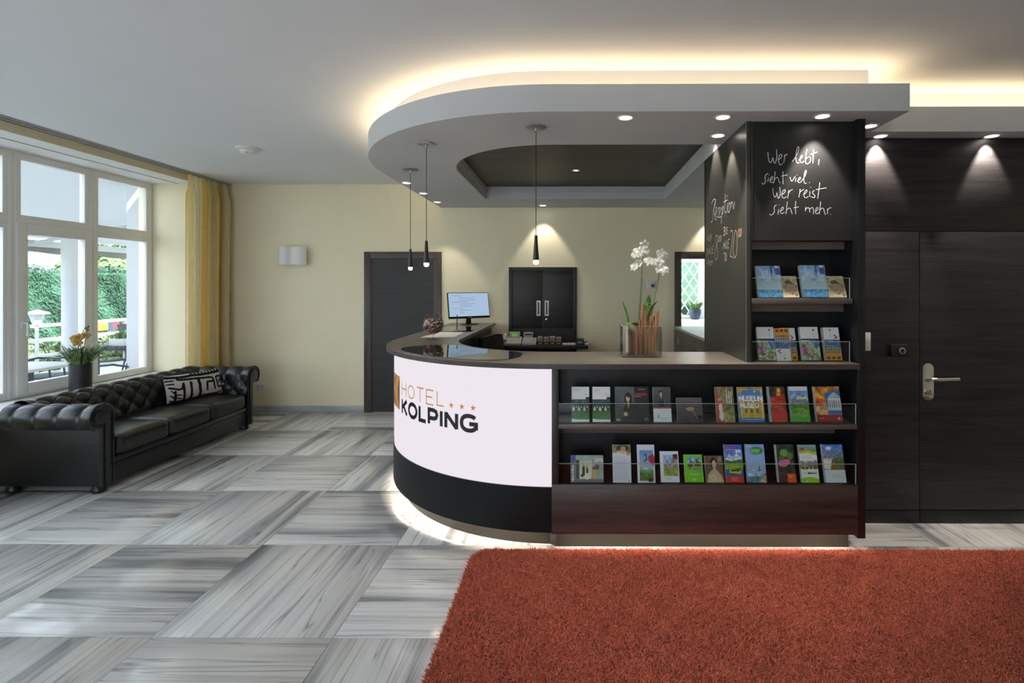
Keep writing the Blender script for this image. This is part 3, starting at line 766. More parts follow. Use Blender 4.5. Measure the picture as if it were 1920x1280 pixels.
# smoked glass writing pads let into the top
def pad(R0, R1, a0, a1, n=40):
    pts_o = []; pts_i = []
    for k in range(n):
        u = k / (n - 1); a = a0 + (a1 - a0) * u
        t = math.sqrt(max(0.0, 1 - (2 * u - 1) ** 6)); mid = (R0 + R1) / 2; h = (R1 - R0) / 2 * max(0.02, t)
        e = max(0, 1 - u * 3.2)
        pts_o.append((CX - (mid + h) * math.sin(a), CY - (mid + h) * math.cos(a)))
        pts_i.append((CX - (mid - h) * math.sin(a), CY - (mid - h) * math.cos(a)))
    return MB().band(pts_o, pts_i, CT + 0.0002, CT + 0.0035)
pad(0.90, 1.355, math.radians(12), math.radians(64)).build('glass_pad', 'dark_glass', counter, smooth=True, angle=30)
B(-1.40, -1.00, 5.00, 5.66, CT + 0.0002, CT + 0.0035).build('glass_pad', 'dark_glass', counter)

# stroke lettering ----------------------------------------------------------------
def chaikin(p, it=2):
    if len(p) < 3: return p
    for _ in range(it):
        q = [p[0]]
        for a, b in zip(p[:-1], p[1:]):
            q += [(a[0] * .75 + b[0] * .25, a[1] * .75 + b[1] * .25), (a[0] * .25 + b[0] * .75, a[1] * .25 + b[1] * .75)]
        q.append(p[-1]); p = q
    return p
def ribbon(mb, poly, w, f, layer=0, sub=1):
    """flat mitred stroke of width w along poly (2-D), mapped to 3-D by f(u, v, layer)"""
    pts = [np.array(p, float) for p in poly]
    pts = [pts[0]] + [b for a, b in zip(pts[:-1], pts[1:]) if np.hypot(*(b - a)) > 1e-7]
    if len(pts) < 2: return
    closed = len(pts) > 4 and np.hypot(*(pts[0] - pts[-1])) < w * .2
    if sub > 1: pts = [a + (b - a) * k / sub for a, b in zip(pts[:-1], pts[1:]) for k in range(sub)] + [pts[-1]]
    n = len(pts); L = []; R = []
    for i in range(n):
        a = pts[i - 1] if i else (pts[-2] if closed else None); b = pts[i + 1] if i < n - 1 else (pts[1] if closed else None)
        d0 = (pts[i] - a) / np.hypot(*(pts[i] - a)) if a is not None else None
        d1 = (b - pts[i]) / np.hypot(*(b - pts[i])) if b is not None else None
        if d0 is None: d0 = d1
        if d1 is None: d1 = d0
        t = d0 + d1; k = np.hypot(*t)
        t = t / k if k > .2 else d1
        nn = np.array((-t[1], t[0])); c = max(.45, abs(nn @ np.array((-d1[1], d1[0]))))
        L.append(f(*(pts[i] + nn * w / 2 / c), layer)); R.append(f(*(pts[i] - nn * w / 2 / c), layer))
    mb.grid([R, L])
def ell(cx, cy, rx, ry, a0=0, a1=360, n=28, e=1.0):
    r = []
    for k in range(n + 1):
        a = math.radians(a0 + (a1 - a0) * k / n); c, s = math.cos(a), math.sin(a)
        r.append((cx + rx * math.copysign(abs(c) ** e, c), cy + ry * math.copysign(abs(s) ** e, s)))
    return r
FONT = {  # width, strokes (unit height)
    'A': (.9, [[(0, 0), (.45, 1), (.9, 0)], [(.18, .36), (.72, .36)]]), 'B': (.75, [[(0, 0), (0, 1), (.5, 1), (.62, .78), (.5, .55), (0, .55)], [(.5, .55), (.72, .28), (.5, 0), (0, 0)]]),
    'C': (.9, [ell(.48, .5, .48, .5, 45, 315)]), 'D': (.85, [[(0, 0), (0, 1), (.4, 1), (.75, .8), (.85, .5), (.75, .2), (.4, 0), (0, 0)]]),
    'E': (.72, [[(.72, 1), (0, 1), (0, 0), (.72, 0)], [(0, .52), (.62, .52)]]), 'F': (.7, [[(.7, 1), (0, 1), (0, 0)], [(0, .52), (.6, .52)]]),
    'G': (.98, [ell(.5, .5, .46, .46, 40, 330, 28, .85) , [(.93, .10), (.93, .46), (.52, .46)]]), 'H': (.82, [[(0, 0), (0, 1)], [(.82, 0), (.82, 1)], [(0, .52), (.82, .52)]]),
    'I': (.12, [[(.06, 0), (.06, 1)]]), 'K': (.84, [[(.06, 0), (.06, 1)], [(.80, 1), (.10, .42)], [(.30, .58), (.84, 0)]]),
    'L': (.66, [[(.06, 1), (.06, .06), (.66, .06)]]), 'M': (1.0, [[(0, 0), (0, 1), (.5, .3), (1, 1), (1, 0)]]),
    'N': (.86, [[(.06, 0), (.06, 1)], [(.06, .96), (.80, .04)], [(.80, 0), (.80, 1)]]), 'O': (1.02, [ell(.51, .5, .46, .455)]),
    'P': (.78, [[(.06, 0), (.06, .95), (.48, .95), (.66, .88), (.73, .68), (.66, .48), (.48, .40), (.06, .40)]]), 'R': (.8, [[(0, 0), (0, 1), (.5, 1), (.7, .76), (.5, .5), (0, .5)], [(.4, .5), (.75, 0)]]),
    'S': (.7, [[(.66, .86), (.45, 1), (.15, .95), (.04, .76), (.2, .58), (.55, .45), (.68, .25), (.5, .03), (.2, 0), (.02, .14)]]), 'T': (.84, [[(0, 1), (.84, 1)], [(.42, 1), (.42, 0)]]),
    'U': (.8, [[(0, 1), (0, .3), (.15, .05), (.4, 0), (.65, .05), (.8, .3), (.8, 1)]]), 'V': (.85, [[(0, 1), (.42, 0), (.85, 1)]]), '-': (.4, [[(0, .5), (.4, .5)]]),
    '0': (.62, [ell(.31, .5, .31, .5)]), '1': (.3, [[(0, .8), (.25, 1), (.25, 0)]]), '2': (.62, [[(0, .75), (.1, .95), (.35, 1), (.6, .8), (.5, .5), (0, 0), (.62, 0)]]),
    'W': (1.1, [[(0, 1), (.28, 0), (.55, .8), (.82, 0), (1.1, 1)]]), 'Y': (.8, [[(0, 1), (.4, .5), (.8, 1)], [(.4, .5), (.4, 0)]]),
    '8': (.62, [ell(.31, .75, .25, .25), ell(.31, .26, .31, .26)]), '.': (.1, [[(0, 0), (.06, 0)]]), ' ': (.4, []), '9': (.6, [ell(.3, .7, .3, .3), [(.6, .7), (.5, .2), (.2, 0)]]),
}
def text_strokes(txt, gap=0.22):
    x = 0; out = []
    for ch in txt:
        w, st = FONT[ch]
        out += [[(x + p, q) for p, q in s] for s in st]; x += w + gap
    return out, x - gap
def cyl(off):
    """(arc angle in degrees, z) on the light panel"""
    def f(phi, z, layer=0):
        a = math.radians(phi); R = RP + off + layer * 0.0003
        return (CX - R * math.sin(a), CY - R * math.cos(a), z)
    return f
def panel_text(txt, phi0, phi1, z0, z1, w, mat, gap):
    st, W = text_strokes(txt, gap); k = math.radians(1) * RP      # metres per degree
    L = (phi0 - phi1) * k; h = z1 - z0; g = cyl(0.0012); x = 0
    for ch in txt:
        wd, strokes_ = FONT[ch]; mb = MB()
        for i, s in enumerate(strokes_):
            pl = [((x + p) / W * L, q * h) for p, q in s]
            ribbon(mb, pl, w, lambda u, v, l: g(phi0 - u / k, z0 + v, l), i, 5 if len(pl) < 8 else 1)
        mb.build('letter', mat, lp); x += wd + gap
panel_text('HOTEL', 54.4, 31.9, 0.792, 0.884, 0.0085, 'logo_orange', 0.30)
panel_text('KOLPING', 54.5, 20.9, 0.668, 0.764, 0.0262, 'logo_black', 0.22)
for ph in (29.2, 25.6, 22.1):
    g = cyl(0.0012); k = math.radians(1) * RP
    pts = [g(ph - (0.0205 if i % 2 == 0 else 0.0088) * math.sin(PI * i / 5) / k, 0.812 + (0.0205 if i % 2 == 0 else 0.0088) * math.cos(PI * i / 5)) for i in range(10)]
    c = g(ph, 0.812); MB().add(pts + [c], [(i, (i + 1) % 10, 10) for i in range(10)]).build('star', 'logo_orange', lp)
g0 = cyl(0.0008); g1 = cyl(0.0016)
def lens(g, a0, a1, z0, z1, n=12):
    m = MB(); m.grid([[g(a0 + (a1 - a0) * i / n, z) for z in (z0, z1)] for i in range(n + 1)]); return m
lens(g0, 67.0, 57.0, 0.675, 0.911).build('emblem', 'logo_orange', lp)
m = MB(); R_ = []
for i in range(17):
    v = i / 16; z = 0.675 + 0.236 * v; bulge = 5.2 * math.sin(PI * v)
    R_.append([g1(57.0, z), g1(57.0 + bulge * 0.45, z)])
m.grid(R_).build('emblem_wing', 'logo_brown', lp)
m = MB(); R_ = []
for i in range(17):
    v = i / 16; z = 0.675 + 0.236 * v
    R_.append([g1(67.0, z), g1(67.0 - 5.5 * abs(2 * v - 1), z)])
m.grid(R_).build('emblem_wing', 'logo_brown', lp)

# ------------------------------------------------------------------ display tower with chalk boards
TX0, TX1 = 1.0226, 1.0556
tower = thing('display_tower', 'tall black display tower with chalk writing and brochure shelves on the counter', 'display cabinet', (0, 0, 0))
lpn = B(TX0, TX0 + 0.024, 3.0, 3.95, CT + 0.0005, SZ0).build('side_panel', 'panel_slate', tower, label='slate side panel with chalk opening hours')
B(TX0 + 0.024, TX1, 3.0, 3.26, CT + 0.0005, SZ0).build('post', 'black_laminate', tower)
B(TX0 - 0.0015, TX0 + 0.002, 2.9985, 3.002, CT + 0.0005, SZ0).build('corner_trim', 'metal_strip', tower)
tag(B(1.6535, 1.7, 2.958, WALLR - 0.011, 0.087, SZ0).build('end_panel', 'black_laminate', bevel=0.001), 'tall narrow black panel closing the right end of counter and tower', 'end panel')
board = B(TX1, 1.653, 3.006, 3.03, 1.824, SZ0).build('blackboard', 'blackboard_paint', tower, label='blackboard with white chalk handwriting')
B(TX1, TX1 + 0.003, 3.003, 3.008, 1.824, SZ0).build('board_trim', 'metal_strip', board); B(TX1, 1.653, 3.003, 3.008, 1.821, 1.8245).build('board_trim', 'plinth_metal', board)
B(TX1, 1.653, 3.26, 3.275, CT + 0.0005, SZ0).build('back_panel', 'black_laminate', tower)
B(TX0, 1.653, 3.93, 3.95, CT + 0.001, SZ0).build('rear_panel', 'panel_slate', tower)
B(TX0, 1.653, 3.44, 3.95, 0.0, CT).build('tower_base', 'panel_slate', counter)
B(TX1, 1.648, 3.0, 3.26, 1.449, 1.480).build('shelf', 'shelf_wood', tower, bevel=0.001)
B(TX1, 1.653, 3.10, 3.118, 1.775, 1.824).build('shelf_rail', 'shelf_wood', tower); B(TX1, 1.648, 3.10, 3.118, 1.397, 1.449).build('shelf_rail', 'shelf_wood', tower)
for z, h in ((1.480, 0.120), (CT + 0.0005, 0.120)):
    g = B(TX1 + 0.002, 1.636, 3.006, 3.011, z, z + h).build('glass_strip', 'shelf_glass', tower)
    B(TX1 + 0.002, 1.636, 3.0058, 3.0112, z + h - 0.0005, z + h + 0.0015).build('glass_edge', 'glass_edge', g)
    B(1.6335, 1.6365, 3.0058, 3.0112, z, z + h).build('glass_edge', 'glass_edge', g)

# chalk handwriting, traced strokes: (x, y) on a 1/6.735 pixel raster of the board
SAY = [[(262,238),(268,330),(288,378),(310,362),(326,300),(332,350),(347,388),(368,352),(378,285),(370,205)],
 [(385,338),(420,322),(442,285),(427,262),(402,288),(395,350),(405,395),(425,403),(450,380)], [(476,268),(470,330),(462,374)], [(468,305),(485,278),(512,262)],
 [(568,362),(610,310),(645,232),(655,182),(641,168),(622,220),(614,300),(620,365),(640,383),(657,368)], [(650,342),(690,312),(702,286),(686,278),(668,308),(667,358),(690,381),(718,350)],
 [(752,203),(742,270),(732,370),(750,393),(790,372),(802,330),(790,298),(765,300),(738,332)], [(838,203),(830,290),(828,382)], [(795,272),(880,240)], [(906,330),(899,402)],
 [(262,508),(235,524),(224,560),(236,600),(221,640),(196,644),(188,624)], [(270,560),(262,612)], [(274,524),(278,531)], [(284,602),(315,582),(326,556),(310,547),(292,578),(290,615),(310,629),(332,608)],
 [(355,484),(345,560),(335,636)], [(344,592),(370,556),(391,560),(400,608),(416,632)], [(452,482),(450,560),(452,642)], [(424,546),(506,526)], [(541,554),(560,622),(606,544)], [(615,566),(608,617)], [(627,524),(631,531)],
 [(632,606),(665,586),(676,561),(660,554),(642,584),(640,620),(665,629),(690,602),(736,530),(748,482),(738,464),(720,508),(712,590),(722,636),(750,632)], [(781,624),(787,631)],
 [(324,692),(330,770),(348,816),(368,790),(376,740),(381,790),(396,831),(415,792),(419,740),(412,681)], [(430,777),(470,757),(486,720),(465,711),(440,750),(438,800),(460,826),(497,800)], [(525,718),(518,780),(511,823)], [(519,762),(540,726),(573,709)],
 [(668,704),(660,770),(651,812)], [(661,752),(690,721),(716,709)], [(704,777),(740,757),(759,722),(742,714),(718,750),(714,795),(735,821),(772,800)], [(790,734),(787,802)], [(796,681),(800,688)],
 [(851,724),(826,734),(820,755),(850,784),(856,806),(830,817),(804,800)], [(915,624),(905,700),(887,826)], [(867,713),(998,691)],
 [(371,904),(346,920),(340,950),(346,990),(325,1026),(296,1036),(284,1019)], [(398,960),(389,1026)], [(399,904),(403,911)], [(412,987),(450,967),(461,941),(445,929),(425,958),(418,1000),(440,1019),(472,995)],
 [(506,864),(498,950),(489,1022)], [(497,972),(525,941),(550,955),(560,1000),(569,1021)], [(612,858),(608,940),(612,1021)], [(584,943),(651,929)],
 [(738,933),(733,984)], [(736,965),(760,935),(783,945),(789,1000)], [(788,962),(815,935),(833,945),(838,990),(832,1022)], [(855,992),(885,972),(896,945),(880,934),(862,964),(859,1005),(880,1021),(907,1000)],
 [(925,864),(918,950),(907,1022)], [(915,972),(945,941),(965,955),(972,1000),(986,1031)], [(1010,953),(1012,1022)], [(1012,972),(1030,946),(1060,940)], [(1047,1024),(1053,1030)]]
WORDS = ((0, 4), (4, 10), (10, 18), (18, 23), (23, 27), (27, 35), (35, 43), (43, len(SAY)))
for i0, i1 in WORDS:
    m = MB()
    for i, s in enumerate(SAY[i0:i1]):
        pl = [((1400 + x / 6.735 - 1074) * 3.006 / 952, 1.55 + (537 - 250 - y / 6.735) * 3.006 / 952) for x, y in s]
        ribbon(m, chaikin(pl), 0.0036, lambda u, v, l: (u, 3.0054 - l * .0001, v), i)
    m.build('chalk_word', 'chalk', board)
def side_chalk(strokes, w, mat, name):
    mb = MB()
    for i, s in enumerate(strokes):
        pl = []
        for x, y in s:
            px = 1310 + x / 7.53; Y = TX0 * 952 / (px - 1074)
            pl.append((Y, 1.55 + (537 - 350 - y / 7.53) * Y / 952))
        ribbon(mb, chaikin(pl), w, lambda u, v, l: (TX0 - 0.0006 - l * .0001, u, v), i)
    mb.build(name, mat, lpn)
side_chalk([[(240,185),(205,320),(200,440),(190,495),(172,500)], [(180,250),(200,190),(225,170),(240,200),(230,260),(210,322),(222,400),(235,470),(252,466)], [(225,400),(246,370),(256,310),(250,284),(240,312),(240,400),(256,442),(266,420)],
 [(291,288),(276,310),(268,380),(276,442),(290,428)], [(284,382),(305,342),(312,292),(298,300),(291,380),(300,442),(316,420)], [(336,288),(325,400),(317,517)], [(325,322),(346,268),(354,320),(340,380),(327,386)],
 [(378,108),(372,220),(364,340),(380,372),(396,350)], [(354,216),(403,188)], [(408,224),(400,320),(411,346)], [(404,128),(408,140)], [(430,228),(414,290),(414,350),(430,372),(446,310),(446,240),(430,224)], [(460,212),(455,302)], [(455,252),(475,204),(485,260),(490,327),(505,270),(513,204)]], 0.0048, 'chalk', 'chalk_title')
side_chalk([[(115,678),(126,782),(141,668)], [(151,680),(141,730),(148,776),(160,730),(152,680)], [(165,772),(165,650),(178,762),(183,650)],
 [(114,868),(118,962)], [(112,872),(134,880),(136,920),(116,965)], [(140,957),(150,858),(158,952)], [(143,915),(156,910)], [(165,850),(163,946),(176,943)], [(183,845),(180,944),(193,941)], [(213,831),(196,838),(195,941),(206,938)], [(196,890),(207,885)],
 [(136,1034),(119,1046),(122,1120)], [(120,1082),(133,1076)], [(142,1112),(142,1040),(152,1050),(145,1076),(156,1112)], [(165,1040),(158,1080),(168,1112),(175,1070),(166,1040)], [(180,1112),(182,1030),(188,1080),(196,1020),(196,1102)]], 0.0036, 'chalk_dim', 'chalk_hours')
side_chalk([[(262,690),(240,688),(232,740),(250,820),(268,900),(271,980),(250,1037),(225,1022),(225,940),(245,860),(265,780),(269,720),(262,690)], [(285,695),(275,740),(282,786),(295,750),(290,700),(284,694)], [(310,690),(303,730),(308,779),(320,740),(318,695),(309,689)]], 0.0046, 'chalk_orange', 'chalk_opening_time')
side_chalk([[(361,568),(355,690)], [(350,580),(370,568),(373,600),(355,625),(379,640),(370,676),(346,692)], [(386,574),(382,672)], [(407,568),(392,590),(406,630),(402,666),(388,672)],
 [(341,882),(360,768),(368,872)], [(348,832),(371,821)], [(378,760),(376,866),(389,866)], [(395,755),(393,866),(406,864)], [(436,739),(412,748),(410,866),(426,862)], [(412,800),(426,797)], [(354,941),(386,934)], [(372,940),(368,1057)], [(390,950),(378,1000),(385,1052),(399,1010),(391,950)]], 0.0040, 'chalk', 'chalk_hours')
side_chalk([[(444,636),(460,611),(479,630),(475,720),(455,900),(439,992),(455,975),(482,1007)], [(515,614),(490,720),(485,920),(500,1007),(526,990),(541,850),(541,680),(526,615),(514,614)], [(565,600),(553,660),(562,717),(578,690),(580,620),(567,597)], [(592,589),(580,650),(585,712),(598,680),(604,610),(591,588)]], 0.0050, 'chalk_orange', 'chalk_closing_time')

# ------------------------------------------------------------------ brochures
class Art:
    def __init__(s, w, h, bg, res=520):
        s.W = max(24, int(w * res)); s.H = max(24, int(h * res)); s.asp = w / h
        s.a = np.zeros((s.H, s.W, 3)); s.a[:] = hexc(bg)
        s.x, s.y = np.meshgrid((np.arange(s.W) + .5) / s.W, (np.arange(s.H) + .5) / s.H)   # y up
    def _in(s, x0, y0, x1, y1): return (s.x >= x0) & (s.x <= x1) & (s.y >= y0) & (s.y <= y1)
    def r(s, x0, y0, x1, y1, c): s.a[s._in(x0, y0, x1, y1)] = hexc(c); return s
    def g(s, x0, y0, x1, y1, c0, c1):
        m = s._in(x0, y0, x1, y1); t = np.clip((s.y - y0) / (y1 - y0), 0, 1)[..., None]
        s.a = np.where(m[..., None], np.array(hexc(c0)) * (1 - t) + np.array(hexc(c1)) * t, s.a); return s
    def e(s, cx, cy, rx, ry, c): s.a[((s.x - cx) / rx) ** 2 + ((s.y - cy) / ry) ** 2 < 1] = hexc(c); return s
    def p(s, pts, c):
        m = np.zeros_like(s.x, bool); n = len(pts)
        for i in range(n):
            (xa, ya), (xb, yb) = pts[i], pts[(i + 1) % n]
            if ya == yb: continue
            m ^= ((s.y > min(ya, yb)) & (s.y <= max(ya, yb)) & (s.x < (s.y - ya) / (yb - ya) * (xb - xa) + xa))
        s.a[m] = hexc(c); return s
    def n(s, x0, y0, x1, y1, amp, k=8):
        m = s._in(x0, y0, x1, y1)
        hh = max(2, int(k / max(s.asp, .2))); base = RNG.random((hh + 2, k + 2))
        fx = s.x * k; fy = s.y * hh; ix = fx.astype(int); iy = fy.astype(int); tx = fx - ix; ty = fy - iy
        v = (base[iy, ix] * (1 - tx) + base[iy, ix + 1] * tx) * (1 - ty) + (base[iy + 1, ix] * (1 - tx) + base[iy + 1, ix + 1] * tx) * ty
        v = v * .65 + RNG.random(v.shape) * .35
        s.a = np.where(m[..., None], np.clip(s.a * (1 + amp * (v[..., None] - .5) * 2), 0, 1), s.a); return s
    def line(s, x0, y0, x1, y1, w, c):
        ax, ay, bx, by = x0 * s.asp, y0, x1 * s.asp, y1; px, py = s.x * s.asp, s.y
        L = max((bx - ax) ** 2 + (by - ay) ** 2, 1e-12)
        t = np.clip(((px - ax) * (bx - ax) + (py - ay) * (by - ay)) / L, 0, 1)
        s.a[np.hypot(px - ax - t * (bx - ax), py - ay - t * (by - ay)) < w / 2] = hexc(c); return s
    def t(s, txt, x, y, h, c, w=0.012, vert=False, gap=.25, fit=None):
        st, W = text_strokes(txt, gap); k = h / s.asp if fit is None else fit / W
        for q in st:
            for (a, b), (d, f) in zip(q[:-1], q[1:]):
                if vert: s.line(x - b * h / s.asp, y + a * h, x - f * h / s.asp, y + d * h, w, c)
                else: s.line(x + a * k, y + b * h, x + d * k, y + f * h, w, c)
        return s
    def rules(s, x0, x1, y0, y1, n, c='9aa3aa'):
        for i in range(n):
            y = y0 + (y1 - y0) * i / max(1, n - 1); s.line(x0, y, x0 + (x1 - x0) * RNG.uniform(.7, 1), y, 0.008, c)
        return s
def mountains(a, x0, y0, x1, y1, sky='5a86c8', hill='4e7a35', rock='8e98a8', meadow='8db04a'):
    w, h = x1 - x0, y1 - y0
    a.g(x0, y0, x1, y1, 'cfe0f2', sky)
    a.p([(x0, y0 + .45 * h), (x0 + .25 * w, y0 + .78 * h), (x0 + .45 * w, y0 + .6 * h), (x0 + .7 * w, y0 + .85 * h), (x1, y0 + .55 * h), (x1, y0), (x0, y0)], rock)
    a.p([(x0, y0 + .5 * h), (x0 + .4 * w, y0 + .42 * h), (x1, y0 + .55 * h), (x1, y0), (x0, y0)], hill)
    a.p([(x0, y0 + .22 * h), (x0 + .6 * w, y0 + .30 * h), (x1, y0 + .2 * h), (x1, y0), (x0, y0)], meadow)
    return a.n(x0, y0, x1, y1, .35, 12)
def portrait(a, cx, cy, k, skin='d8b49a', hair='241c1c', coat='2a2a2e'):
    a.p([(cx - 1.7 * k, cy - 4.2 * k), (cx - 1.2 * k, cy - 1.5 * k), (cx, cy - 1.0 * k), (cx + 1.4 * k, cy - 1.6 * k), (cx + 2.0 * k, cy - 4.2 * k)], coat)
    a.e(cx, cy + .1 * k, 1.0 * k / a.asp * .7, 1.25 * k, hair); a.e(cx + .05 * k, cy - .05 * k, .62 * k / a.asp * .7, .9 * k, skin)
    a.p([(cx - .2 * k, cy - .9 * k), (cx + .3 * k, cy - .9 * k), (cx + .1 * k, cy - 2.6 * k)], skin)
    return a
def art_race(w, h):
    a = Art(w, h, 'f1f3f5').r(0, .62, 1, .70, '2b3a40').g(0, .08, 1, .62, '4f8a33', '2d4a42').r(0, .42, 1, .62, '33484a').n(0, .3, 1, .62, .9, 14)
    for k in range(6): a.e(.12 + .15 * k, .36 + .03 * (k % 2), .06, .05, ('ece6dc', '4a3324')[k % 2]); a.e(.12 + .15 * k, .42, .03, .025, 'd8d2c8')
    a.r(0, .64, .8, .70, 'f4f4f4').p([(0, 0), (1, 0), (1, .04), (.5, .06), (0, .1)], 'f2f4f2').rules(.08, .5, .9, .9, 1, '99a0a4').rules(.72, .95, .78, .80, 2, '666c70'); return a
def art_mag(w, h):
    a = Art(w, h, '5b656c').g(0, 0, .56, 1, '43413f', '66727a').r(.56, 0, 1, 1, '2d2a2c').n(0, 0, 1, 1, .15, 6)
    a.p([(.22, 0), (.24, .35), (.34, .55), (.48, .58), (.62, .46), (.78, .3), (.86, 0)], '252326').e(.385, .66, .115, .17, '2b2220').p([(.28, .72), (.34, .48), (.44, .46), (.50, .72)], '2b2220').e(.375, .665, .055, .088, 'dcbba6').e(.40, .74, .06, .05, '2b2220').line(.345, .68, .365, .68, .012, '3a2a26').line(.39, .68, .41, .68, .012, '3a2a26').line(.37, .625, .39, .625, .010, 'a85c54').p([(.35, .57), (.41, .57), (.39, .36)], 'd5b09a').e(.30, .22, .06, .06, 'd5b09a')
    a.r(.58, .75, .95, .81, 'b0312c').rules(.70, .93, .92, .92, 1, 'd8d8d8').rules(.58, .8, .72, .72, 1, 'cccccc').rules(.86, .95, .06, .1, 2, 'cccccc').r(.02, .04, .14, .09, 'a8a8a4'); return a
def art_flyer(w, h):
    a = Art(w, h, 'e9edf2').g(0, .42, 1, 1, '3c4a52', '6d6a68').n(0, .42, 1, 1, .2, 6); portrait(a, .45, .78, .085); a.r(0, .385, 1, .42, 'c4453c').rules(.4, .92, .1, .1, 1, '8a8f96').e(.28, .16, .04, .05, '9aa0a8'); return a
def art_wine(w, h): return Art(w, h, '5f5860').g(0, 0, 1, 1, '4a3a42', '6f6a72').n(0, 0, 1, 1, .12, 6).e(.82, .18, .16, .1, '2c1014').line(.6, .5, .78, .1, .03, '9b8d8c').e(.52, .53, .16, .08, 'b89a56').rules(.4, .64, .52, .55, 3, '6b4c20')
def art_park(w, h):
    a = Art(w, h, '8c8460').n(0, 0, 1, 1, .5, 9).g(0, 0, 1, .5, 'a89a68', '7c8748').r(.0, 0, .10, 1, 'c5473a').e(.25, .42, .22, .18, 'd2574a').e(.25, .40, .10, .14, 'e9e6e2').r(.0, 0, .42, .10, 'c9402f').e(.28, .18, .12, .14, 'e8e4df').n(.4, 0, 1, .55, .4, 9)
    for k in range(3): a.line(.62 + .12 * k, .52, .62 + .12 * k, .92 - .05 * k, .022, 'f0eee8')
    return a
def art_museum(w, h):
    a = Art(w, h, '6b8fc0').r(.06, .12, 1, .62, 'd9ae4c').p([(0, .8), (.5, 1), (1, .82), (1, 1), (0, 1)], 'c7a858').n(0, 0, 1, 1, .15, 8).r(0, 0, 1, .12, '5577b5')
    for i in range(3):
        for j in range(2): a.r(.24 + .22 * i, .26 + .22 * j, .34 + .22 * i, .38 + .22 * j, '8a7648')
    for q in ((.12, .08, .92, .08), (.12, .92, .92, .92), (.12, .08, .12, .92), (.92, .08, .92, .92)): a.line(*q, .014, 'e6eef8')
    a.t('MUSEUM', .06, .60, .13, 'ffffff', .030, fit=.90).t('MUSEO', .08, .41, .13, 'ffffff', .030, fit=.72); a.e(.68, .86, .04, .025, 'eef2f8'); return a
def art_red(w, h):
    a = Art(w, h, 'b0553c').r(0, .7, 1, 1, '4a3a34').n(0, .3, 1, 1, .7, 10).p([(.1, .75), (.4, .5), (.3, .35), (0, .5)], 'd04a36').p([(.55, .95), (.75, .95), (.7, .6), (.5, .62)], 'd8a838').p([(.3, .7), (.95, .8), (.95, .45), (.5, .34)], 'c4402e').n(0, .34, 1, 1, .4, 8)
    a.r(0, 0, .10, 1, '88b4da').r(.10, 0, 1, .33, 'cf3f37').rules(.22, .85, .2, .2, 1, 'f4dcd8'); return a
def art_garden(w, h):
    a = Art(w, h, '79b04a').r(0, .88, 1, 1, 'e8ecef'); mountains(a, .0, .18, 1, .88, '6f9fd8', '5f8a38', '7f8f9a', '86a848'); a.r(.35, .64, .95, .70, 'e4dcb8').r(.42, .70, .50, .74, 'd8d0b0').r(0, 0, 1, .17, '5fae3c').e(.2, .3, .14, .08, '4da04a').rules(.55, .95, .17, .17, 1, 'f2f6ee'); return a
def art_town(w, h):
    a = Art(w, h, 'c98436').n(0, .2, 1, 1, .7, 9).p([(.42, .22), (1, .22), (1, .9), (.42, .82)], '3f78c8').r(.5, .32, 1, .68, 'd8dcd8').p([(.5, .68), (.75, .84), (1, .70)], 'c2c8c4')
    for k in range(5): a.r(.54 + .09 * k, .40, .58 + .09 * k, .60, '7c868c')
    a.e(.25, .35, .22, .22, 'd8a878').e(.2, .55, .18, .12, 'd0562c').n(0, .2, .5, 1, .5, 10).r(0, 0, 1, .20, 'a8242c').rules(.1, .35, .1, .1, 1, 'f0d0d0').e(.85, .1, .06, .03, 'e8c8b0'); return a
def art_hotels(w, h):
    a = Art(w, h, '9fb0aa').n(0, 0, 1, 1, .15, 6).r(.0, 0, .16, 1, '6f6a78').g(.28, .1, .62, .78, 'e8e8da', 'c9cf9c').r(.17, .1, .27, .82, '4a4644').r(.6, .1, .63, .82, 'dfe2dc').g(0, 0, 1, .14, '585e62', '787e80')
    a.p([(.36, .26), (.36, .55), (.40, .62), (.44, .55), (.44, .26)], '2c2624').e(.40, .64, .02, .03, 'b08a70').p([(.48, .2), (.48, .5), (.50, .58), (.53, .5), (.54, .2)], '4a332a').e(.505, .6, .02, .03, 'a8806a').e(.36, .26, .05, .06, '3a3432').p([(.46, .12), (.46, .34), (.54, .34), (.54, .12)], 'ece4d4')
    a.e(.73, .32, .075, .2, 'cfa85a').e(.80, .56, .07, .1, '6b5a3c').e(.70, .52, .04, .05, '4f4a34').r(.03, .78, .16, .94, '3a48b8').n(.03, .78, .16, .94, .5, 8).t('2018', .74, .76, .12, 'f4f6f6', .02, fit=.24).t('VCH-HOTELS', .10, .06, .062, 'f4f2f0', .022, True, .16); return a
def art_guide(w, h):
    a = Art(w, h, 'd3dae6').r(0, .78, 1, 1, '8a8466').n(0, .78, 1, 1, .4, 8).e(.55, .90, .34, .10, '3f4038').e(.58, .86, .14, .10, 'c98a76').p([(.2, .78), (.8, .78), (.75, .83), (.3, .84)], 'd8b070').e(.85, .75, .12, .04, 'd89a3c').rules(.1, .88, .10, .66, 14, 'a9b2c4').rules(.1, .6, .73, .73, 1, '5a5aa8').e(.88, .06, .03, .018, '5a6a80'); return a
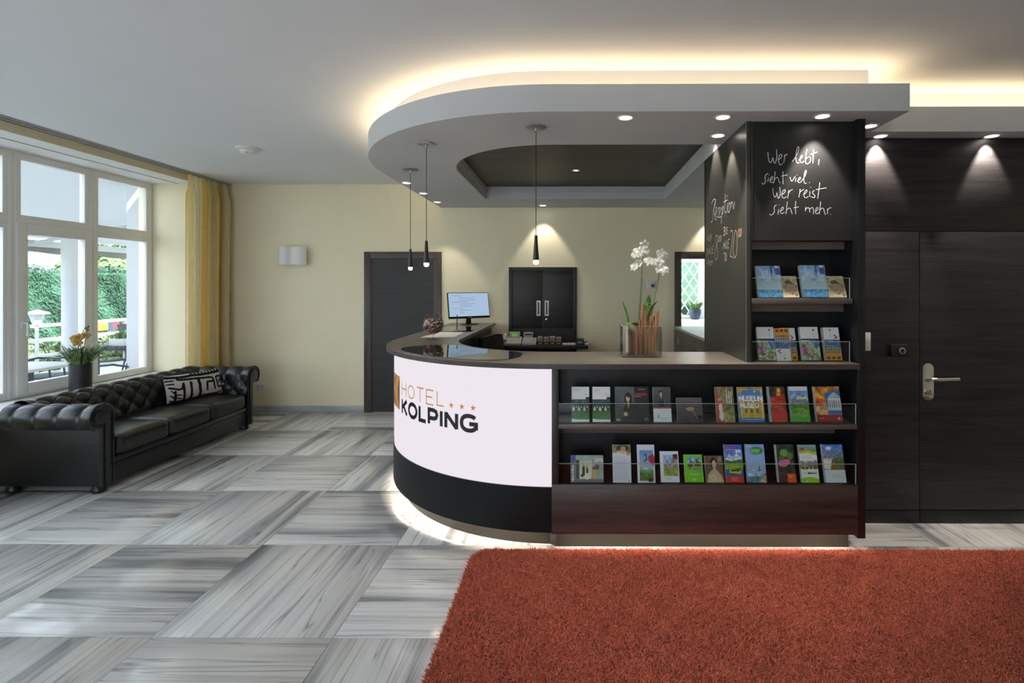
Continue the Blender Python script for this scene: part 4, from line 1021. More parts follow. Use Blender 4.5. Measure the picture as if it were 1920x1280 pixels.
def art_jump(w, h):
    a = Art(w, h, 'dfe4ec').g(.14, .05, .9, .85, '7a9a48', '6f9fdc').g(.14, .35, .9, .85, 'b4c4cc', '5f92d8').r(.14, .05, .9, .26, '5d7c3a').n(.14, .05, .9, .4, .4, 10).p([(.62, .68), (.9, .76), (1, .66), (1, .5), (.9, .44), (.66, .56)], 'b0283a').line(.4, .55, .55, .62, .03, '2c2c34').line(.55, .62, .5, .72, .03, '4a4038').line(.45, .5, .6, .5, .022, '303038').e(.46, .74, .05, .025, '2a2a30').line(.1, .48, .35, .52, .006, '888888').rules(.2, .5, .91, .91, 1, '707888').r(.6, .03, .85, .12, '34383c'); return a
def art_bike(w, h):
    a = Art(w, h, 'e6ebf1'); mountains(a, .18, .2, .95, .88, '88b0e0', '8a9858', '9aa0a4', '98aa48'); a.line(.5, .4, .75, .62, .05, 'c8a8a0').e(.72, .66, .06, .04, '7c6a60').e(.55, .42, .1, .08, 'a89890').r(.7, .72, .94, .9, 'b8303c').r(.74, .8, .94, .9, '30343a').rules(.25, .7, .13, .13, 1, '6a7078'); return a
def art_green(w, h):
    a = Art(w, h, '7fd02e'); mountains(a, .2, .45, .9, .9, '6fa4e0', '3f5c28', '6a7a58', '8a9a48'); a.e(.8, .48, .13, .1, '8a9098').line(.42, .5, .62, .76, .03, 'c8bca0').rules(.3, .85, .28, .28, 1, 'd8f4c0').rules(.4, .65, .08, .12, 2, 'e8f8dc'); return a
def art_sisi(w, h):
    a = Art(w, h, '8a715a').g(0, 0, 1, 1, '7a6048', '6b5644').n(0, 0, 1, 1, .2, 7); a.p([(.05, 0), (.15, .3), (.35, .46), (.62, .46), (.85, .28), (.95, 0)], 'd3b493').e(.48, .70, .17, .22, '2c1e18').e(.50, .66, .115, .16, 'd8b294').p([(.42, .52), (.58, .52), (.62, .38), (.36, .38)], 'd3ab8c').e(.40, .18, .2, .14, 'dcc4a8').e(.82, .86, .1, .1, '9c8870').rules(.5, .9, .1, .16, 3, 'ece0d0'); return a
def art_panorama(w, h):
    a = Art(w, h, '3d62c0').g(0, .85, 1, 1, '3f64c4', '4a74d4'); mountains(a, 0, .35, 1, .85, '4f7fd4', '4a7a38', 'c8d4e8', '84b83c'); a.r(.2, .22, .85, .38, '2f3a22').p([(.2, .25), (.85, .22), (.9, .34), (.25, .38)], 'c8c22c').r(.3, .30, .8, .345, '2c3440').r(0, 0, 1, .17, 'd23a2e').r(.1, .88, .55, .94, 'cc4a6a').line(.08, .86, .9, .86, .012, 'e8eefc').t('2018', .62, .79, .055, 'ffffff', .016, fit=.28).rules(.3, .75, .06, .13, 3, 'f4c8c0'); return a
def art_spa(w, h):
    a = Art(w, h, '9fc0ea').g(0, .15, 1, 1, 'a8c4e4', '86b4f0').e(.58, .83, .34, .10, '3f8a4a').e(.5, .80, .26, .08, '5fae5a').rules(.3, .8, .80, .86, 3, 'c8ecc0').rules(.1, .35, .94, .95, 2, 'eef4fc').line(.6, .3, .75, .34, .016, '2c3448').line(.68, .42, .62, .3, .02, '6c3440').line(.8, .5, .74, .36, .01, 'dce8f4').e(.35, .33, .05, .03, 'e0e8c0').r(0, 0, 1, .16, '5f7c98').p([(.5, 0), (.75, .2), (1, .24), (1, 0)], 'b8b09a').n(0, 0, 1, .24, .5, 10); return a
def art_flower(w, h):
    a = Art(w, h, '2f4030').n(0, .25, 1, .95, .8, 8).e(.45, .78, .22, .10, '7a9c5c').e(.75, .70, .16, .1, '5c8048').e(.28, .62, .16, .1, '4f7040').e(.36, .50, .26, .09, 'd86aa8').e(.55, .54, .2, .07, 'e070a8').e(.42, .48, .12, .05, 'e86a5c').r(0, 0, 1, .27, '4a3034').p([(0, .3), (.6, .24), (1, .3), (1, .2), (0, .2)], '6b4038').r(.52, 0, 1, .24, 'ee5a2c').rules(.6, .85, .1, .18, 3, 'fce0d0').r(0, 0, .06, 1, 'a8aca8'); return a
def art_segway(w, h):
    a = Art(w, h, 'eef1ee').g(.0, .8, 1, 1, '7a9c4c', '8ab0dc').p([(0, .8), (.5, .86), (1, .78), (1, .72), (.5, .78), (0, .76)], 'b8d040').r(0, .36, 1, .56, '8a8a60').g(0, .48, 1, .58, '6c7a68', 'a8b4c0').n(0, .34, 1, .6, .5, 9).r(.06, .86, .3, .92, 'b8502c')
    for k in range(4): a.e(.15 + .22 * k, .38, .05, .03, '463428')
    a.t('SEGWAY', .38, .235, .034, '303438', .013, fit=.5).rules(.1, .34, .25, .25, 1, '707478')
    a.p([(0, .12), (.5, .16), (1, .1), (1, 0), (0, 0)], 'a4d23a').rules(.1, .85, .64, .72, 3, 'a0a8a8').e(.3, .05, .05, .025, 'c0d8a0'); return a
def art_hut(w, h):
    a = Art(w, h, 'dfe8ec'); mountains(a, 0, .33, 1, 1, '4a80d4', '5c7048', '7c84a0', '6c8448'); a.p([(0, .36), (.0, .62), (.42, .62), (.3, .34)], 'ece6da').p([(.3, .34), (.48, .62), (.62, .36)], 'a0603c'); a.p([(0, .64), (.5, .63), (.36, .58), (0, .60)], 'c8c4b8').e(.3, .90, .14, .05, 'eef2f8').rules(.35, .9, .16, .2, 2, 'b0bcc4'); return a
def art_ice(w, h):
    a = Art(w, h, '9cc4e8').g(0, .22, 1, 1, 'd4ecfa', '8fb4d8').r(0, 0, 1, .24, '5f98cc').n(0, 0, 1, .24, .5, 20)
    for k in range(14): a.line(.04 + .07 * k, .24, .05 + .07 * k, .3 + .6 * RNG.random(), .014, 'e4f2fb')
    a.p([(.58, 1), (.7, 1), (.62, .55)], '4a74a8').p([(.7, 1), (.95, 1), (1, .7), (.8, .72)], '4a66b0').n(0, .5, 1, 1, .25, 9).r(.76, .92, .93, 1, 'e4e0ec'); return a
def art_face(w, h):
    a = Art(w, h, 'd8c8a8').n(0, 0, 1, 1, .2, 6).p([(.2, .75), (.5, .82), (.95, .5), (.9, .42), (.5, .62), (.25, .62)], '7a5c38').e(.55, .38, .36, .26, 'c8a888').e(.2, .5, .12, .1, 'b89468').line(.38, .32, .52, .30, .03, '8a6848').line(.64, .30, .76, .32, .03, '8a6848').e(.6, .18, .06, .04, '8c5c48').p([(0, 0), (.5, .12), (1, .1), (1, 0)], 'e4d4b4').e(.85, .12, .1, .08, '9c8c70').r(.06, .84, .18, .9, '3f74a4'); return a
def art_gardenmap(w, h):
    a = Art(w, h, '9aa88a').n(0, 0, 1, .64, .7, 10).e(.18, .3, .14, .16, 'b85c94').e(.8, .5, .22, .14, '6080b8').e(.5, .38, .22, .18, 'a8b09a').e(.6, .1, .1, .08, 'b87c8c').n(0, 0, 1, .64, .5, 14).r(0, .63, 1, 1, 'e6e8ea').r(0, .60, 1, .64, '3c4458').r(.70, .88, .79, .93, '3a3438').line(.74, .68, .74, .86, .012, '8a8c90').rules(.3, .32, .8, .9, 1, 'b0b4b8'); return a
def art_facade(w, h, flip=False):
    a = Art(w, h, 'c88a3c').g(0, .30, 1, .62, '3f62a8', '5f86cc').n(0, .3, 1, .62, .5, 7).p([(0, .2), (1, .2), (.95, .42), (.1, .46)], 'b8b0a0')
    for i in range(6):
        for j in range(3): a.r(.08 + .15 * i, .22 + .08 * j, .17 + .15 * i, .27 + .08 * j, '5a5448')
    a.r(0, 0, 1, .20, 'e49a2c')
    for i in range(3): a.r(.1 + .3 * i, .04, .3 + .3 * i, .12, '6c4c28')
    a.r(0, .63, 1, 1, 'e8eaee').r(.0, 0, .06, 1, 'e09030').p([(.7, .78), (.9, .70), (.72, .64), (.66, .67), (.78, .71), (.62, .75)], 'd84a38').r(.42, .9, .5, .94, '403c40').line(.46, .70, .46, .88, .012, 'b09c98')
    if flip: a.a = a.a[::-1, ::-1].copy()
    return a
def brochure(x0, x1, zb, hgt, yb, label, art, cat='brochure', thick=0.014, lean=0.052, group=None, res=520, edge='pages_paper'):
    w = x1 - x0; t = thing('brochure', label, cat, (x0 + w / 2, yb, zb), 0, group)
    ang = math.asin(min(.9, lean / hgt)); t.rotation_euler = (-ang, 0, 0); t.location.z += thick * math.sin(ang)
    B(-w / 2, w / 2, 0.0006, thick, 0.0, hgt).build('pages', edge, t)
    a = art(w, hgt); H, W = a.a.shape[:2]
    lin = np.where(a.a <= .04045, a.a / 12.92, ((a.a + .055) / 1.055) ** 2.4)
    m = MB()
    xs = np.linspace(-w / 2, w / 2, W); zs = np.linspace(0, hgt, H)
    X, Z = np.meshgrid(xs, zs)
    m.v = np.stack([X.ravel(), np.zeros(X.size), Z.ravel()], 1).tolist()
    idx = np.arange(H * W).reshape(H, W)
    m.f = np.stack([idx[:-1, :-1], idx[:-1, 1:], idx[1:, 1:], idx[1:, :-1]], -1).reshape(-1, 4).tolist()
    m.c = np.concatenate([lin.reshape(-1, 3), np.ones((H * W, 1))], 1)
    m.build('cover', 'cover_print', t)
    return t
def low(px0, px1, pt, row, *a, **k):
    Y = 2.985; zb = (0.7505, 0.3945)[row]; pb = 537 + (1.55 - zb) * 952 / Y
    brochure((px0 - 1074) * Y / 952, (px1 - 1074) * Y / 952, zb, (pb - pt) / 952 * (Y + .03), Y, *a, **k)
def high(px0, px1, pt, row, *a, Y=3.035, **k):
    zb = (1.4805, CT + 0.0006)[row]; pb = 537 + (1.55 - zb) * 952 / Y
    brochure((px0 - 1074) * Y / 952, (px1 - 1074) * Y / 952, zb, (pb - pt) / 952 * (Y + .03), Y, *a, **k)
U = 'upper niche of the counter'
low(1071.8, 1105, 727.7, 0, 'white leaflet with horse race photo, first from left in the counter niche', art_race)
low(1111.3, 1145, 727.7, 0, 'white leaflet with horse race photo, second from left in the counter niche', art_race)
low(1154.8, 1218, 728, 0, 'wide dark magazine with a woman in a black coat', art_mag, 'magazine', 0.02)
low(1226, 1259.5, 728, 0, 'narrow leaflet with woman photo above a white lower half', art_flyer)
low(1271, 1319, 747.5, 0, 'small square grey brochure with gold lettering and wine glass', art_wine)
low(1344.4, 1378.6, 727.7, 0, 'red edged leaflet with white figure and garden path', art_park)
low(1386.4, 1434.3, 727.7, 0, 'wide blue and yellow brochure reading museum museo', art_museum)
low(1444, 1476.3, 727.7, 0, 'leaflet with red costumes and a red lower third', art_red, thick=0.022)
low(1484.5, 1519.3, 727.7, 0, 'leaflet with castle on green hill and green base strip', art_garden, thick=0.024)
low(1532, 1579.8, 727.7, 0, 'wide orange brochure with white pavilion and dark red base', art_town, thick=0.026)
low(1069.7, 1132, 857.4, 1, 'landscape hotel catalogue with couple at a door, dated 2018', art_hotels, 'catalogue', 0.012)
low(1149.4, 1184, 838, 1, 'pale text leaflet topped by a person in a dark hat', art_guide)
low(1196, 1229, 838, 1, 'white leaflet with a jumping figure and red arrow', art_jump)
low(1239.6, 1274.4, 850.7, 1, 'short white leaflet with mountain photo and small red badge', art_bike, thick=0.02)
low(1285, 1319.7, 856.6, 1, 'bright green leaflet with mountain picture', art_green, thick=0.02)
low(1324.3, 1358.7, 858, 1, 'sepia brown leaflet with a portrait in a white gown', art_sisi)
low(1362, 1395.2, 838, 1, 'blue leaflet with mountain, yellow bus and red base strip', art_panorama, thick=0.02)
low(1402, 1437.2, 837.8, 1, 'light blue leaflet with green oval emblem', art_spa, thick=0.024)
low(1459, 1492.9, 838.5, 1, 'dark leaflet with pink flowers and orange corner', art_flower, thick=0.024)
low(1503.2, 1535.9, 838.5, 1, 'white and lime green leaflet with a row of riders', art_segway, thick=0.022)
low(1547.6, 1586, 838, 1, 'pale leaflet with alpine hut below blue mountain sky', art_hut, thick=0.024)
high(1421, 1467.5, 498, 0, 'large icy blue brochure at the left of the tower shelf', art_ice, thick=0.022)
high(1468.5, 1498.4, 516, 0, 'small beige face brochure between the two icy blue ones', art_face)
high(1505, 1552.4, 497, 0, 'large icy blue brochure at the right of the tower shelf', art_ice, thick=0.026)
high(1554, 1587, 516, 0, 'small beige face brochure at the right end of the tower shelf', art_face)
high(1423, 1455, 614.5, 1, 'white topped garden leaflet at the left end of the lower tower row', art_gardenmap, thick=0.024)
high(1456.2, 1484.5, 615.8, 1, 'upside down leaflet with orange facade and white base', lambda w, h: art_facade(w, h, True), thick=0.010)
high(1467, 1495.5, 615.2, 1, 'orange facade leaflet standing behind the upside down one', art_facade, Y=3.052, thick=0.012)
high(1505, 1539, 614.5, 1, 'white topped garden leaflet, third in the lower tower row', art_gardenmap, thick=0.026)
high(1547.7, 1578.5, 615.3, 1, 'orange facade leaflet at the right end of the lower tower row', art_facade, thick=0.024)
# ------------------------------------------------------------------ things on the counter
# glass snifter with wrapped sweets
sn = thing('glass_snifter', 'clear glass snifter filled with wrapped sweets on the counter curve', 'glass bowl', (-1.18, 4.29, CT + 0.0005))
prof = [(0.001, 0.0), (0.050, 0.0), (0.052, 0.004), (0.020, 0.009), (0.009, 0.016), (0.009, 0.036), (0.018, 0.044), (0.052, 0.058), (0.080, 0.088), (0.0885, 0.118), (0.084, 0.150), (0.070, 0.185), (0.057, 0.214)]
MB().lathe(prof, 40, cap=False).build('bowl', 'clear_glass', sn, smooth=True)
MB().lathe([(0.0575, 0.211), (0.0590, 0.2145), (0.0575, 0.218), (0.0555, 0.2145), (0.0575, 0.211)], 32, cap=False).build('rim', 'clear_glass', sn, smooth=True)
sw_ = MB(); cols = []
palette = [(.35, .16, .08), (.02, .02, .03), (.45, .38, .30), (.10, .16, .14), (.50, .20, .10), (.06, .05, .05), (.55, .50, .44), (.20, .10, .12)]
k = 0
while k < 150:
    z = random.uniform(0.060, 0.168); rmax = np.interp(z, [0.058, 0.088, 0.118, 0.150, 0.185], [0.046, 0.074, 0.082, 0.077, 0.058]) - 0.011
    a = random.uniform(0, 2 * PI); r = rmax * math.sqrt(random.random())
    if random.random() < .6: r = rmax
    q = MB().puff(0.013, 0.0095, 0.0085, 0.006, 0, n=3)
    M_ = Matrix.Translation((r * math.cos(a), r * math.sin(a), z)) @ Matrix.Rotation(random.uniform(0, 6), 4, 'Z') @ Matrix.Rotation(random.uniform(0, 3), 4, 'X')
    q.xform(M_); c = palette[random.randrange(len(palette))]; cols += [(*c, 1)] * len(q.v); sw_.add(q.v, q.f); k += 1
sw_.c = cols
o = sw_.build('wrapped_sweets', 'sweet_wrap', None, smooth=True, loc=(-1.18, 4.29, CT + 0.0005))
tag(o, 'heap of small wrapped sweets inside the glass snifter', 'sweets', kind='stuff')

# papers, pen stand
pz = CT + 0.0005
sh = MB().prism([(-1.335, 4.44), (-1.04, 4.47), (-1.06, 4.94), (-1.29, 4.95)], 0, 0.0016).build('paper_sheet', 'paper', loc=(0, 0, pz))
tag(sh, 'white paper sheets lying on the left counter arm beside the snifter', 'paper')
ps = thing('pen_stand', 'clear pen stand with one black pen on the counter', 'pen stand', (-1.135, 4.965, CT + 0.004))
MB().lathe([(0.034, 0), (0.036, 0.004), (0.030, 0.014), (0.012, 0.022), (0.011, 0.032), (0.007, 0.034)], 20).build('base', 'clear_glass', ps, smooth=True)
MB().tube([(0, 0, 0.018), (0.002, 0, 0.165)], [0.0045, 0.0045], 10).build('pen', 'black_plastic', ps, smooth=True)
MB().tube([(0.03, -0.01, 0.0065), (0.07, -0.01, 0.016)], 0.006, 8).build('loop', 'clear_glass', ps)

# monitor, turned to the staff side
mo = thing('computer_monitor', 'black computer monitor with pale blue screen on the counter', 'monitor', (-1.205, 5.93, CT + 0.0005), math.radians(38))
MB().lathe([(0.105, 0), (0.105, 0.006), (0.092, 0.011), (0.02, 0.013)], 36).xform(Matrix.Diagonal((1, .78, 1, 1))).build('base', 'black_plastic', mo, smooth=True)
MB().add([(-0.03, 0.02, 0.01), (0.03, 0.02, 0.01), (0.03, 0.045, 0.01), (-0.03, 0.045, 0.01), (-0.022, -0.005 + 0.02, 0.13), (0.022, 0.015, 0.13), (0.022, 0.035, 0.13), (-0.022, 0.035, 0.13)],
         [(0, 3, 2, 1), (4, 5, 6, 7), (0, 1, 5, 4), (1, 2, 6, 5), (2, 3, 7, 6), (3, 0, 4, 7)]).build('neck', 'black_plastic', mo)
TM = Matrix.Translation((0, -0.012, 0.077)) @ Matrix.Rotation(-math.radians(9.5), 4, 'X')
def tl(mb): return mb.xform(TM)
hs = tl(B(-0.262, 0.262, 0.0, 0.022, 0.0, 0.302)).build('housing', 'black_plastic', mo, bevel=0.003)
scn = tl(B(-0.254, 0.254, -0.0012, 0.0, 0.024, 0.295)).build('screen', 'screen_glow', mo)
tm = MB()
for i in range(9):
    zz = 0.262 - i * 0.024; x0 = -0.22 + (0.1 if i % 3 else 0.0)
    tm.box(x0, x0 + random.uniform(.06, .22), -0.0018, -0.0012, zz, zz + 0.0028)
tl(tm).build('screen_lines', 'screen_text', mo)
tl(B(-0.022, 0.022, -0.0015, 0.0, 0.008, 0.015)).build('badge', 'steel', mo)

# orchid arrangement in a glass vase -------------------------------------------------
oc = thing('orchid_arrangement', 'white orchids in a square glass vase packed with brown bamboo sticks', 'flower vase', (0.437, 3.27, CT + 0.0005))
def wavy(h, z0, z1, n=72, amp=0.006):
    pts = []
    for k in range(n):
        a = 2 * PI * k / n; c, s = math.cos(a), math.sin(a)
        r = 1 / (abs(c) ** 7 + abs(s) ** 7) ** (1 / 7)
        rr = r * (1 + 0.03 * math.cos(4 * a + PI))
        pts.append((h[0] * rr * c, h[1] * rr * s))
    return pts
o_ = wavy((0.126, 0.085), 0, 0); i_ = [(x * .955, y * .94) for x, y in o_]
vm = MB(); n = len(o_)
vm.add([(x, y, 0) for x, y in o_] + [(x, y, 0.196) for x, y in o_] + [(x, y, 0.196) for x, y in i_] + [(x, y, 0.012) for x, y in i_],
       [tuple(range(n))[::-1], tuple(range(3 * n, 4 * n))] + [(r * n + k, r * n + (k + 1) % n, (r + 1) * n + (k + 1) % n, (r + 1) * n + k) for r in range(3) for k in range(n)])
vs = vm.build('vase', 'clear_glass', oc, smooth=True)
MB().band([*o_, o_[0]], [*i_, i_[0]], 0.1965, 0.1975).build('rim', 'glass_edge', vs)
stick_me = {}
for k in range(36):
    x = -0.108 + 0.216 * ((k * 0.618) % 1); y = random.uniform(-0.068, 0.068)
    tall = 0.175 if x < -0.01 else random.choice((0.20, 0.23, 0.26, 0.30)) + 0.02 * random.random()
    if x < -0.03: tall = random.uniform(0.13, 0.175)
    L = round(tall, 2); r = 0.0085
    if L not in stick_me:
        stick_me[L] = MB().lathe([(r, 0), (r, L * .3), (r * 1.12, L * .33), (r, L * .36), (r, L * .72), (r * 1.12, L * .75), (r, L * .78), (r * .97, L)], 8).mesh('bamboo_stick', 'bamboo_stick', smooth=True)
    st = bpy.data.objects.new('bamboo_stick', stick_me[L]); COL.objects.link(st); st.parent = oc
    st.location = (x * .9, y * .9, 0.014); st.rotation_euler = (random.uniform(-.03, .03), random.uniform(-.075, .075), random.uniform(0, 6))
def curve_pts(ps, n=16):
    ps = [Vector(p) for p in ps]; out = []
    for i in range(n + 1):
        t = i / n; q = list(ps)
        while len(q) > 1: q = [q[j].lerp(q[j + 1], t) for j in range(len(q) - 1)]
        out.append(q[0])
    return out
def leaf(mb, base, mid, tip, w, n=10, cup=0.25):
    c = curve_pts([base, mid, tip], n)
    rows = []
    for i, p in enumerate(c):
        t = (c[min(i + 1, n)] - c[max(i - 1, 0)]).normalized()
        s = t.cross(Vector((0, 0, 1)));
        if s.length < .15: s = Vector((1, 0, 0))
        s.normalize(); u = i / n; ww = w * (math.sin(PI * min(1, u * .92 + .06)) ** .7); nn = s.cross(t)
        rows.append([p - s * ww + nn * ww * cup, p, p + s * ww + nn * ww * cup])
    mb.grid(rows); return mb
def stem(p, r=0.0028): return MB().tube(curve_pts(p, 14), r, 6)
stem([(-0.020, 0.0, 0.15), (-0.010, 0, 0.30), (0.006, 0, 0.48), (0.012, -0.01, 0.69)], 0.0032).build('stem', 'stem_green', oc, smooth=True)
stem([(0.062, 0.02, 0.20), (0.088, 0.02, 0.34), (0.105, 0.01, 0.44), (0.136, 0, 0.62)], 0.0030).build('stem', 'stem_green', oc, smooth=True)
stem([(-0.010, 0.01, 0.16), (0.0, 0.01, 0.36), (0.014, 0.01, 0.50)], 0.0022).build('stem', 'stem_green', oc, smooth=True)
for (b, md, tp, w) in (((-0.07, 0, 0.17), (-0.09, 0, 0.26), (-0.118, -0.01, 0.350), 0.024), ((-0.03, -0.02, 0.185), (-0.06, -0.05, 0.235), (-0.10, -0.075, 0.195), 0.034),
                       ((0.03, 0, 0.16), (0.05, 0, 0.29), (0.050, -0.02, 0.390), 0.028), ((0.045, 0, 0.24), (0.075, -0.01, 0.32), (0.108, -0.03, 0.352), 0.026), ((-0.075, 0.02, 0.17), (-0.085, 0.02, 0.22), (-0.095, 0.02, 0.28), 0.012)):
    leaf(MB(), b, md, tp, w).build('leaf', 'leaf_green', oc, smooth=True)
def petal_mesh(L, W):
    m = MB(); rows = []
    for i in range(7):
        u = i / 6; ww = W * (math.sin(PI * min(1, .12 + u * .86)) ** .6) * (0.5 + .5 * min(1, u * 3)); z = L * u
        rows.append([(x * ww, -0.006 * math.sin(PI * u) + 0.008 * abs(x) * u, z) for x in (-1, -.5, 0, .5, 1)])
    return m.grid(rows)
PETAL_W = petal_mesh(0.034, 0.018).mesh('petal', 'petal_white', smooth=True)
PETAL_S = petal_mesh(0.032, 0.010).mesh('petal', 'petal_white', smooth=True)
LIP = MB().puff(0.0045, 0.005, 0.005, 0.004, 0, n=4).mesh('lip', 'lip_cream', smooth=True)
def blossom(parent, loc, yaw, pitch, roll=0.0, s=1.0, pw=PETAL_W, psm=PETAL_S, lip=LIP):
    c = bpy.data.objects.new('blossom', lip); COL.objects.link(c); c.parent = parent; c.location = loc
    c.rotation_euler = (pitch, roll, yaw); c.scale = (s, s, s)
    for k, (ang, me) in enumerate(((80, pw), (-80, pw), (0, psm), (140, psm), (-140, psm))):
        p = bpy.data.objects.new('petal', me); COL.objects.link(p); p.parent = c
        p.rotation_euler = (0.25, math.radians(ang), 0); p.location = (0, 0.003, 0)
for l, y, pt, ro, s in (((0.024, -0.012, 0.712), .3, .25, .05, 1.0), ((0.034, -0.014, 0.676), .5, -.1, .5, .95), ((-0.012, -0.014, 0.664), -.3, .1, .25, 1.15), ((-0.036, -0.01, 0.650), -.8, .1, -.3, .95), ((-0.022, 0.0, 0.592), 2.7, .5, .4, 1.1), ((-0.042, 0.004, 0.574), 2.2, .3, -.2, .95),
                        ((0.056, -0.012, 0.606), .45, -.45, .0, 1.2), ((0.132, -0.012, 0.656), -.3, .1, .3, 1.0), ((0.156, -0.012, 0.640), .6, .1, -.3, 1.0), ((0.110, -0.014, 0.600), -.5, .0, .2, 1.1), ((0.128, -0.016, 0.606), .3, .1, -.2, .95), ((0.128, -0.014, 0.556), -.4, -.15, .1, 1.1), ((0.150, -0.014, 0.548), .4, -.1, -.3, 1.0)):
    blossom(oc, l, y, pt, ro, s * 1.1)
stem([(0.010, 0, 0.66), (-0.03, 0, 0.69), (-0.055, 0, 0.685)], 0.0016).build('stem', 'stem_green', oc)

# staff desk behind the counter -------------------------------------------------------
desk = thing('staff_desk', 'low dark shelf desk along the back wall behind the counter', 'desk', (-0.50, 5.80, 0))
B(-0.46, 0.675, 0.0, 0.45, 0.835, 0.874).build('top', 'door_wood', desk, bevel=0.002)
for x in (-0.44, 0.40): B(x, x + 0.03, 0.05, 0.44, 0.0, 0.835).build('side_panel', 'door_wood', desk)
B(-0.41, 0.40, 0.40, 0.42, 0.20, 0.835).build('back_panel', 'door_wood', desk)
DZ = 0.8745
ph = thing('desk_telephone', 'grey desk telephone with green lit display', 'telephone', (-0.70, 5.93, DZ), 0)
def wedge(x0, x1, y0, y1, z0, zf, zb): return MB().add([(x0, y0, z0), (x1, y0, z0), (x1, y1, z0), (x0, y1, z0), (x0, y0, zf), (x1, y0, zf), (x1, y1, zb), (x0, y1, zb)], [(0, 3, 2, 1), (4, 5, 6, 7), (0, 1, 5, 4), (1, 2, 6, 5), (2, 3, 7, 6), (3, 0, 4, 7)])
wedge(-0.115, 0.10, -0.09, 0.09, 0, 0.025, 0.085).build('body', 'grey_plastic', ph, bevel=0.004)
MB().tube([(-0.085, -0.085, 0.05), (-0.095, -0.02, 0.085), (-0.09, 0.06, 0.11)], [0.022, 0.016, 0.022], 10).build('handset', 'grey_plastic', ph, smooth=True)
d = wedge(-0.05, 0.075, 0.055, 0.085, 0.06, 0.135, 0.14).build('display_hood', 'grey_plastic', ph)
B(-0.022, 0.048, 0.0535, 0.0555, 0.085, 0.125).build('display', 'lcd_green', ph)
for r in range(4):
    for c in range(4): B(-0.035 + c * 0.028, -0.016 + c * 0.028, -0.075 + r * 0.03, -0.055 + r * 0.03, 0.03 + r * 0.0115, 0.038 + r * 0.0115).build('key', 'white_plastic', ph)
sc2 = thing('key_extension', 'pale keypad console right of the telephone', 'keypad', (-0.505, 5.92, DZ))
wedge(-0.082, 0.082, -0.08, 0.08, 0, 0.022, 0.075).build('body', 'grey_plastic', sc2, bevel=0.003)
for r in range(4):
    for c in range(6): B(-0.074 + c * 0.0255, -0.054 + c * 0.0255, -0.07 + r * 0.036, -0.045 + r * 0.036, 0.026 + r * 0.0125, 0.036 + r * 0.0125).build('key', 'white_plastic', sc2)
ct = thing('card_terminal', 'small grey terminal with dark display strip behind the keypad', 'terminal', (-0.53, 6.06, DZ))
wedge(-0.055, 0.055, -0.03, 0.04, 0, 0.125, 0.13).build('body', 'grey_plastic', ct, bevel=0.003); B(-0.045, 0.045, -0.0315, -0.0295, 0.098, 0.115).build('display', 'black_plastic', ct)
ch = thing('card_holder', 'black four compartment holder with brown cards', 'card holder', (-0.272, 5.90, DZ))
MB().box(-0.148, 0.148, -0.03, 0.05, 0, 0.006).box(-0.148, 0.148, -0.03, -0.026, 0.006, 0.034).box(-0.148, 0.148, 0.046, 0.05, 0.006, 0.10).box(-0.148, -0.144, -0.026, 0.046, 0.006, 0.05).box(0.144, 0.148, -0.026, 0.046, 0.006, 0.05).build('tray', 'black_plastic', ch)
for k in range(4):
    x = -0.108 + 0.072 * k
    cdk = B(x - 0.029, x + 0.029, -0.012 + .004 * (k % 2), 0.016, 0.007, 0.098 - 0.008 * (k % 2)).build('card_stack', 'pages_paper', ch)
    B(x - 0.026, x + 0.026, -0.014 + .004 * (k % 2), -0.0125 + .004 * (k % 2), 0.012, 0.082).build('card_print', 'brown_card', cdk)
    B(x - 0.02, x + 0.02, -0.0312, -0.0300, 0.012, 0.022).build('tray_label', 'yellow_print', ch)
n1 = B(-0.075, 0.075, -0.06, 0.06, 0, 0.012).build('note_pad', 'paper', loc=(-0.045, 5.93, DZ)); tag(n1, 'white notepad between the card holder and the hole punch', 'notepad')
hpn = thing('hole_punch', 'black and steel hole punch near the right end of the staff desk', 'hole punch', (0.085, 5.93, DZ))
B(-0.05, 0.05, -0.035, 0.045, 0, 0.018).build('base', 'black_plastic', hpn, bevel=0.003); wedge(-0.04, 0.045, -0.03, 0.04, 0.02, 0.045, 0.07).build('lever', 'black_plastic', hpn, bevel=0.003); B(-0.03, 0.03, -0.034, -0.03, 0.018, 0.035).build('jaw', 'steel', hpn)
er = B(-0.025, 0.025, -0.02, 0.02, 0, 0.018).build('eraser_block', 'white_plastic', bevel=0.003, loc=(0.165, 5.90, DZ)); tag(er, 'small white eraser block at the right end of the staff desk', 'eraser')

oc2 = thing('office_chair', 'black office chair tucked behind the counter arm', 'office chair', (-0.62, 5.35, 0), math.radians(65))
P = []
for i in range(9):
    u = i / 8; row = []
    for j in range(11):
        v = j / 10 * 2 - 1; row.append((v * (0.23 - .03 * u), 0.22 - 0.06 * (1 - v * v) + 0.05 * u, 0.58 + 0.46 * u - 0.03 * v * v * u))
    P.append(row)
q = [[(x, y + 0.05, z) for x, y, z in r] for r in P]
bk = MB().grid(P); bk.grid([r[::-1] for r in q])
bk.grid([P[-1], q[-1]]); bk.grid([q[0], P[0]]); bk.grid([[r[0] for r in P], [r[0] for r in q]]); bk.grid([[r[-1] for r in q], [r[-1] for r in P]])
bk.build('backrest', 'black_matte', oc2, smooth=True, angle=60)
MB().puff(0.24, 0.23, 0.04, 0.035, 0.01, (0, 0, 0.48)).build('seat', 'black_matte', oc2, smooth=True)
for s in (-1, 1): MB().tube([(s * 0.24, 0.12, 0.46), (s * 0.28, 0.10, 0.52), (s * 0.28, 0.08, 0.68), (s * 0.28, -0.12, 0.69)], [0.014, 0.014, 0.014, 0.022], 8).build('armrest', 'black_plastic', oc2, smooth=True)
